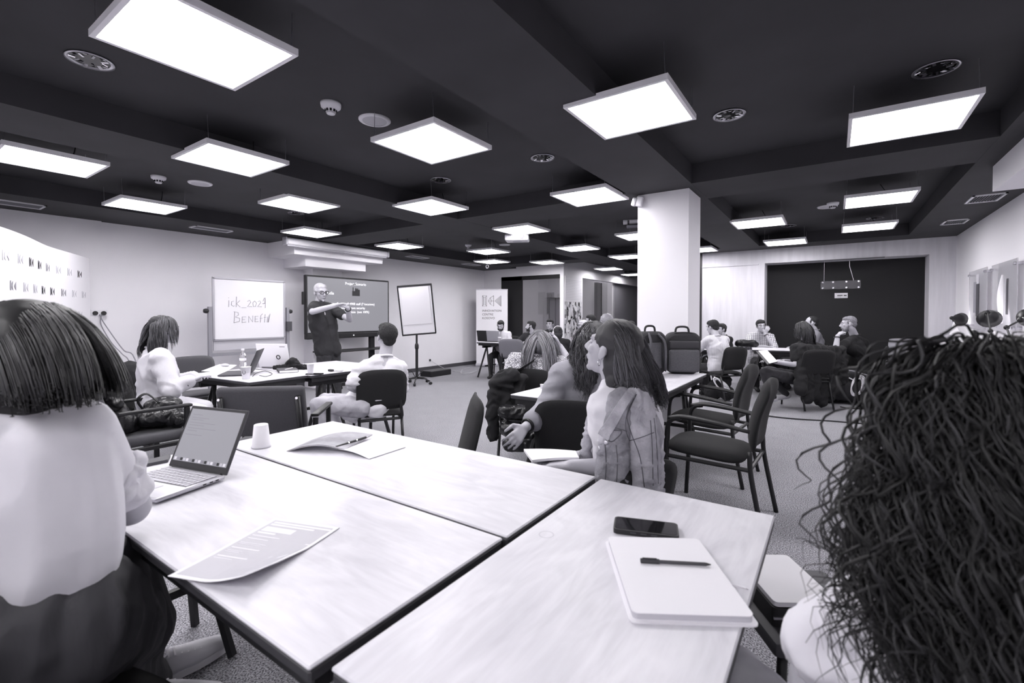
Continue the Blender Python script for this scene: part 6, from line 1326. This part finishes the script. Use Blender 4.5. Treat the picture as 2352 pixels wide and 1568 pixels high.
e = empty('key_bunch', 'bunch of keys on the table in front of the presenter', 'keys', (p.x, p.y, 0.7505)); MB().tube([(0.02*math.cos(t), 0.02*math.sin(t), 0.003) for t in [2*PI*i/14 for i in range(15)]], 0.002, 5).obj('ring', 'steel', e)
for k in (0.3, 1.4, 2.6): MB().box((0.045*math.cos(k), 0.045*math.sin(k), 0.004), (0.055, 0.012, 0.004), k).obj('key', 'steel', e)
MB().rbox((-0.04, -0.03, 0.012), (0.06, 0.035, 0.02), 0.008).obj('fob', 'black_plastic', e)
pts = [onz(*q, 0.754) for q in ((596, 862), (612, 864), (625, 858), (610, 852), (590, 856), (580, 864))]; tag(MB().tube(smooth_path(pts, 5), 0.0028, 5).obj('earphone_cord', 'dark_grey', smooth=True), 'thin looped cord beside the coffee cup on the left table', 'cord')
# bags on and around the grey armchair at the left
c = dep(385, 965, 3.25)
hb = mass('shiny black leather handbag resting on the grey armchair', 'handbag', 'bag', [('e', V((-4.10, 1.36, 0.56)), (0.13, 0.17, 0.075)), ('e', V((-4.12, 1.40, 0.63)), (0.10, 0.12, 0.06)), ('c', V((-4.2, 1.28, 0.53)), 0.05, V((-3.98, 1.45, 0.53)), 0.055)], 'leather_black', 0.007, (0.008, 16))
strap(hb, [V((-4.05, 1.27, 0.60)), V((-4.04, 1.22, 0.70)), V((-4.03, 1.27, 0.74)), V((-4.04, 1.35, 0.66))], 0.009, 'leather_black', 'handle')
lj = mass('dark leather jacket slumped over the back of the grey armchair', 'leather_jacket', 'jacket', [('c', V((-4.22, 1.02, 0.84)), 0.045, V((-4.0, 1.01, 0.83)), 0.045), ('c', V((-4.08, 1.03, 0.82)), 0.05, V((-4.05, 1.13, 0.55)), 0.075), ('c', V((-4.05, 1.13, 0.56)), 0.075, V((-4.12, 1.22, 0.52)), 0.05), ('c', V((-4.02, 1.03, 0.86)), 0.035, V((-3.98, 1.08, 0.70)), 0.04)], 'leather_black', 0.008, (0.010, 18))
c = dep(295, 850, 4.5); mass('black bag propped on the chair behind the white blazer woman', 'shoulder_bag', 'bag', [('e', V((c.x, c.y, 0.66)), (0.17, 0.14, 0.2)), ('c', V((c.x-0.1, c.y, 0.52)), 0.09, V((c.x+0.12, c.y, 0.52)), 0.09)], 'cloth_black', 0.012, (0.010, 10))
# coat and bag on the floral woman's chair
bx = lambda x, y, d: dep(x, y, d)
mass('dark coat draped over the chair back of the floral blouse woman', 'coat', 'coat', [('c', bx(1175, 862, 3.75), 0.06, bx(1140, 878, 3.72), 0.055), ('c', bx(1140, 880, 3.72), 0.055, bx(1130, 950, 3.72), 0.05), ('c', bx(1130, 950, 3.72), 0.05, bx(1132, 1000, 3.72), 0.045), ('c', bx(1165, 870, 3.74), 0.055, bx(1158, 930, 3.74), 0.05), ('c', bx(1200, 868, 3.78), 0.04, bx(1190, 900, 3.76), 0.04)], 'cloth_black', 0.010, (0.012, 12))
mass('shiny black bag hanging below the middle table by the floral woman', 'shoulder_bag', 'bag', [('c', bx(1160, 945, 3.62), 0.055, bx(1225, 950, 3.62), 0.055), ('c', bx(1165, 985, 3.62), 0.06, bx(1225, 990, 3.62), 0.06), ('c', bx(1170, 1020, 3.62), 0.055, bx(1225, 1020, 3.62), 0.055)], 'leather_black', 0.009, (0.006, 16))
# right group
q = [dep(1736, 808, 6.42), dep(1762, 838, 6.22), dep(1786, 832, 6.30), dep(1762, 806, 6.50)]; c = sum(q, V((0, 0, 0)))/4
e = empty('tablet', 'white screened tablet held on the knees of the woman in black t-shirt', 'tablet', c)
sheet([p-c for p in q], 0, None, 2, 2, 0.012).obj('body', 'edge_dark', e)
q2 = [q[0].lerp(q[3], 0.22), q[1].lerp(q[2], 0.22), q[2], q[3]]; sheet([p-c+V((0, 0, 0.0125)) for p in q2], 0, None, 2, 2, 0.002).obj('screen', 'paper', e)
p = onz(1715, 797, 0.75); mass('black soft bag lying on the right group table', 'soft_bag', 'bag', [('c', V((p.x-0.12, p.y, 0.82)), 0.06, V((p.x+0.1, p.y, 0.82)), 0.06), ('c', V((p.x-0.14, p.y, 0.80)), 0.045, V((p.x+0.14, p.y+0.02, 0.80)), 0.045)], 'leather_black', 0.010, (0.006, 14))
for i, x in enumerate((1617, 1630, 1638)):
    p = V((-2.0+0.14*i, 8.05+0.03*i, 0)); paper_cup(p.x, p.y, 0.75, ('white paper cup on the right table closest to the column', 'white paper cup in the middle of three by the striped shirt man', 'white paper cup nearest the striped shirt man')[i], 0.85)
p = onz(1888, 800, 0.75); e = empty('paper_stack', 'small stack of papers and notes by the man in black', 'papers', (p.x, p.y, 0.7505), 0.3)
for i in range(3): MB().b2((-0.1, -0.07, 0.004*i), (0.1, 0.07, 0.004*i+0.003)).obj('sheet', ('grey', 'paper', 'light_grey')[i], e)
ct = [(1842+15*i, 800+i, 6.70+0.035*i, 1838+16*i, (896, 915, 908, 922, 912, 900, 872)[i], 6.50+0.045*i) for i in range(7)]
mass('long black coat hung over the chair of the laptop woman', 'coat', 'coat', [('c', dep(q[0], q[1], q[2]-0.25), 0.07, dep(q[3], q[4], q[5]-0.2), 0.075) for q in ct]+[('c', dep(1848, 800, 6.5), 0.06, dep(1930, 806, 6.65), 0.06)], 'cloth_black', 0.014, (0.014, 9))
p = onz(1935, 928, 0)
e = empty('suitcase', 'black wheeled bag lying beside the coat on the floor', 'suitcase', (p.x, p.y+0.15, 0), 0.25)
MB().rbox((0, 0, 0.20), (0.62, 0.36, 0.30), 0.07, 3).obj('body', 'dark_bag', e, auto=50); MB().rbox((0.0, -0.02, 0.40), (0.5, 0.3, 0.14), 0.06, 3).obj('top_pouch', 'cloth_dark', e, auto=50)
MB().tube(smooth_path([(-0.28, -0.16, 0.42), (0, -0.19, 0.5), (0.25, -0.17, 0.44)], 5), 0.012, 6).obj('handle', 'grey', e, smooth=True)
for u in (-0.24, 0.24): MB().cyl((u, -0.15, 0.03), (u, -0.11, 0.03), 0.03).obj('wheel', 'rubber', e)
p = dep(1968, 888, 6.55); e = empty('cable_bundle', 'white bundled cable hanging from the suitcase', 'cable', p)
for i in range(6):
    t0 = 0.25*i; MB().tube([V((0, 0, 0))+RT*((0.05+0.006*i)*math.cos(t)+0.06*math.sin(t))+UP*((0.12+0.01*(i % 3))*math.sin(t)*0.9-0.05*math.cos(t))+FW*(0.02*i-0.05)+RT*0.02*(i-2)+UP*0.01*(i%3) for t in [2*PI*q/20 for q in range(21)]], 0.008, 6).obj('loop', 'white_plastic', e, smooth=True)
MB().tube([UP*0.1-RT*0.06, UP*0.13-RT*0.12, UP*0.16-RT*0.2], 0.008, 5).obj('end', 'white_plastic', e)
p = onz(1645, 918, 0); bp3 = mass('black backpack on the floor beside the column', 'floor_bag', 'bag', [('c', V((p.x-0.05, p.y, 0.12)), 0.13, V((p.x+0.1, p.y, 0.30)), 0.12), ('c', V((p.x+0.15, p.y, 0.12)), 0.11, V((p.x, p.y, 0.2)), 0.12)], 'cloth_black', 0.012, (0.008, 12))
q_ = dep(1654, 880, 6.98); e = empty('cable_bundle', 'white rolled cable bundle on the floor bag beside the column', 'cable', q_)
for i in range(5): MB().tube([RT*((0.07+0.008*i)*math.cos(t)-0.03*math.sin(t))+UP*((0.08+0.006*(i % 3))*math.sin(t)-0.04*math.cos(t))+FW*(0.02*i-0.05)+RT*0.022*(i-2)-UP*0.01*i for t in [2*PI*q/20 for q in range(21)]], 0.008, 6).obj('loop', 'white_plastic', e, smooth=True)
# far left table
for i, (x, y, d, sc, lab) in enumerate(((1140, 780, 9.3, 'screen_off', 'black open laptop on the far left table'), (1174, 778, 9.2, 'screen_off', 'grey open laptop on the far left table'))):
    p = onz(x, 782, 0.75); laptop((p.x, 7.75, 0.7505), 0.0+PI+0.1*i, lab, 0.34, 0.22, 10, 'dark_grey', 'dark_grey', ('black_plastic', 'grey')[i], sc, detail=False)
bottle(onz(1193, 782, 0.75).x+0.02, 7.7, 0.75, 'small water bottle on the far left table', 0.2)
a = dep(1340, 815, 7.2)
tag(MB().rbox((0, 0, 0.36), (0.9, 0.03, 0.72), 0.006).obj('modesty_panel', 'wall_white', loc=(-3.4, 7.35, 0.0), rz=0.1), 'white panel screen standing behind the hair bun woman', 'panel')
# ================================================================ right wall desk, lamps, sofa
e = empty('side_desk', 'white topped desk along the right wall', 'desk', (0.92, 7.0, 0))
MB().b2((0, 0, 0.722), (0.58, 2.45, 0.75)).obj('top', 'white_paint', e); MB().b2((0.02, 0.02, 0), (0.05, 2.43, 0.72)).obj('side_panel', 'edge_dark', e); MB().b2((0.06, 2.40, 0), (0.56, 2.43, 0.72)).obj('end_panel', 'edge_dark', e)
e = empty('low_cabinet', 'white cabinet against the right wall carrying the lamps', 'cabinet', (1.2, 5.6, 0)); MB().b2((0, 0, 0.76), (0.33, 3.5, 0.93)).obj('box', 'white_paint', e)
for u in (0.05, 1.75, 3.4): MB().b2((0.02, u, 0.0 if u < 1 else 0.751), (0.31, u+0.05, 0.76)).obj('leg', 'white_paint', e)
def lamp(base, joint, head, tip, label, shade_r=0.075):
    e = empty('desk_lamp', label, 'lamp', base); o = V(base)
    MB().lathe([(0.09, 0), (0.09, 0.012), (0.03, 0.03), (0.0, 0.03)], n=22).obj('base', 'black_metal', e, smooth=True)
    for k in (-0.012, 0.012): MB().cyl(V((0, k, 0.02)), joint-o+V((0, k, 0)), 0.006).obj('arm', 'black_metal', e); MB().cyl(joint-o+V((0, k, 0)), head-o+V((0, k, 0)), 0.006).obj('arm', 'black_metal', e)
    MB().ell(joint-o, 0.022).obj('joint', 'black_metal', e, smooth=True); MB().ell(head-o, 0.024).obj('joint', 'black_metal', e, smooth=True)
    d = (tip-head); L = d.length; Rm = frame(d.orthogonal(), d.cross(d.orthogonal()))
    MB().lathe([(0.025, 0), (0.03, L*0.35), (shade_r*0.7, L*0.6), (shade_r, L), (shade_r-0.004, L), (shade_r*0.68, L*0.6), (0.02, L*0.36)], head-o, 22, Rm, caps=False).obj('shade', 'black_metal', e, smooth=True)
    MB().ell(tip-o-d.normalized()*0.02, 0.03).obj('bulb', 'bulb', e, smooth=True)
    return e
X = 1.30
B = onx(2196, 783, X); B.z = 0.931; lamp(B, onx(2195, 745, X), onx(2186, 730, X), onx(2186, 730, X)+RT*0.15-UP*0.02+FW*0.03, 'black desk lamp with a white paper shade leaf, by the niche corner', 0.09)
pl = [onx(x, y, X-0.03) for x, y in ((2190, 738), (2180, 768), (2210, 775))]
tag(MB().add([p-pl[0]+V((k, 0, 0)) for k in (0, 0.003) for p in pl], [(0, 1, 2), (5, 4, 3), (0, 3, 4, 1), (1, 4, 5, 2), (2, 5, 3, 0)]).obj('paper_flag', 'paper', loc=pl[0]), 'white triangular paper hanging on the left desk lamp', 'paper')
B = onx(2287, 800, X); B.z = 0.931; lamp(B, onx(2275, 760, X), onx(2268, 718, X), onx(2268, 718, X)+RT*0.12-UP*0.06+FW*0.10, 'glowing desk lamp with a round metal shade on the right wall', 0.10)
B = onx(2335, 810, X); B.z = 0.931; lamp(B, onx(2312, 752, X), onx(2345, 735, X), onx(2345, 735, X)+RT*0.12+UP*0.02+FW*0.05, 'black jointed desk lamp reaching out of the right edge', 0.08)
p = onz(2125, 803, 0.75); mass('small dark rucksack on the side desk', 'rucksack', 'bag', [('e', V((p.x+0.02, 8.9, 0.88)), (0.12, 0.1, 0.13)), ('c', V((p.x-0.06, 8.9, 0.80)), 0.05, V((p.x+0.12, 8.9, 0.80)), 0.05)], 'dark_bag', 0.010, (0.004, 14))
e = empty('sofa', 'dark grey low sofa in front of the black niche', 'sofa', (0.55, 9.35, 0))
MB().rbox((-0.35, 0.25, 0.22), (1.0, 0.6, 0.36), 0.05, 3).obj('seat', 'cloth_dark', e, auto=50); MB().rbox((0.22, 0.05, 0.30), (0.2, 0.7, 0.56), 0.06, 3).obj('armrest', 'mid_grey_fabric', e, auto=50)
c = ony(2082, 812, 9.72); tag(place(pad(0.46, 0.46, 0.14, 0.05), (0, 0, 0), frame((1, 0, 0), (0, 0.25, 1))).obj('cushion', 'mid_grey_fabric', loc=(c.x, 9.7, 0.70), smooth=True), 'grey square cushion leaning on the sofa by the niche', 'cushion')
bpy.data.scenes.remove(TMP)
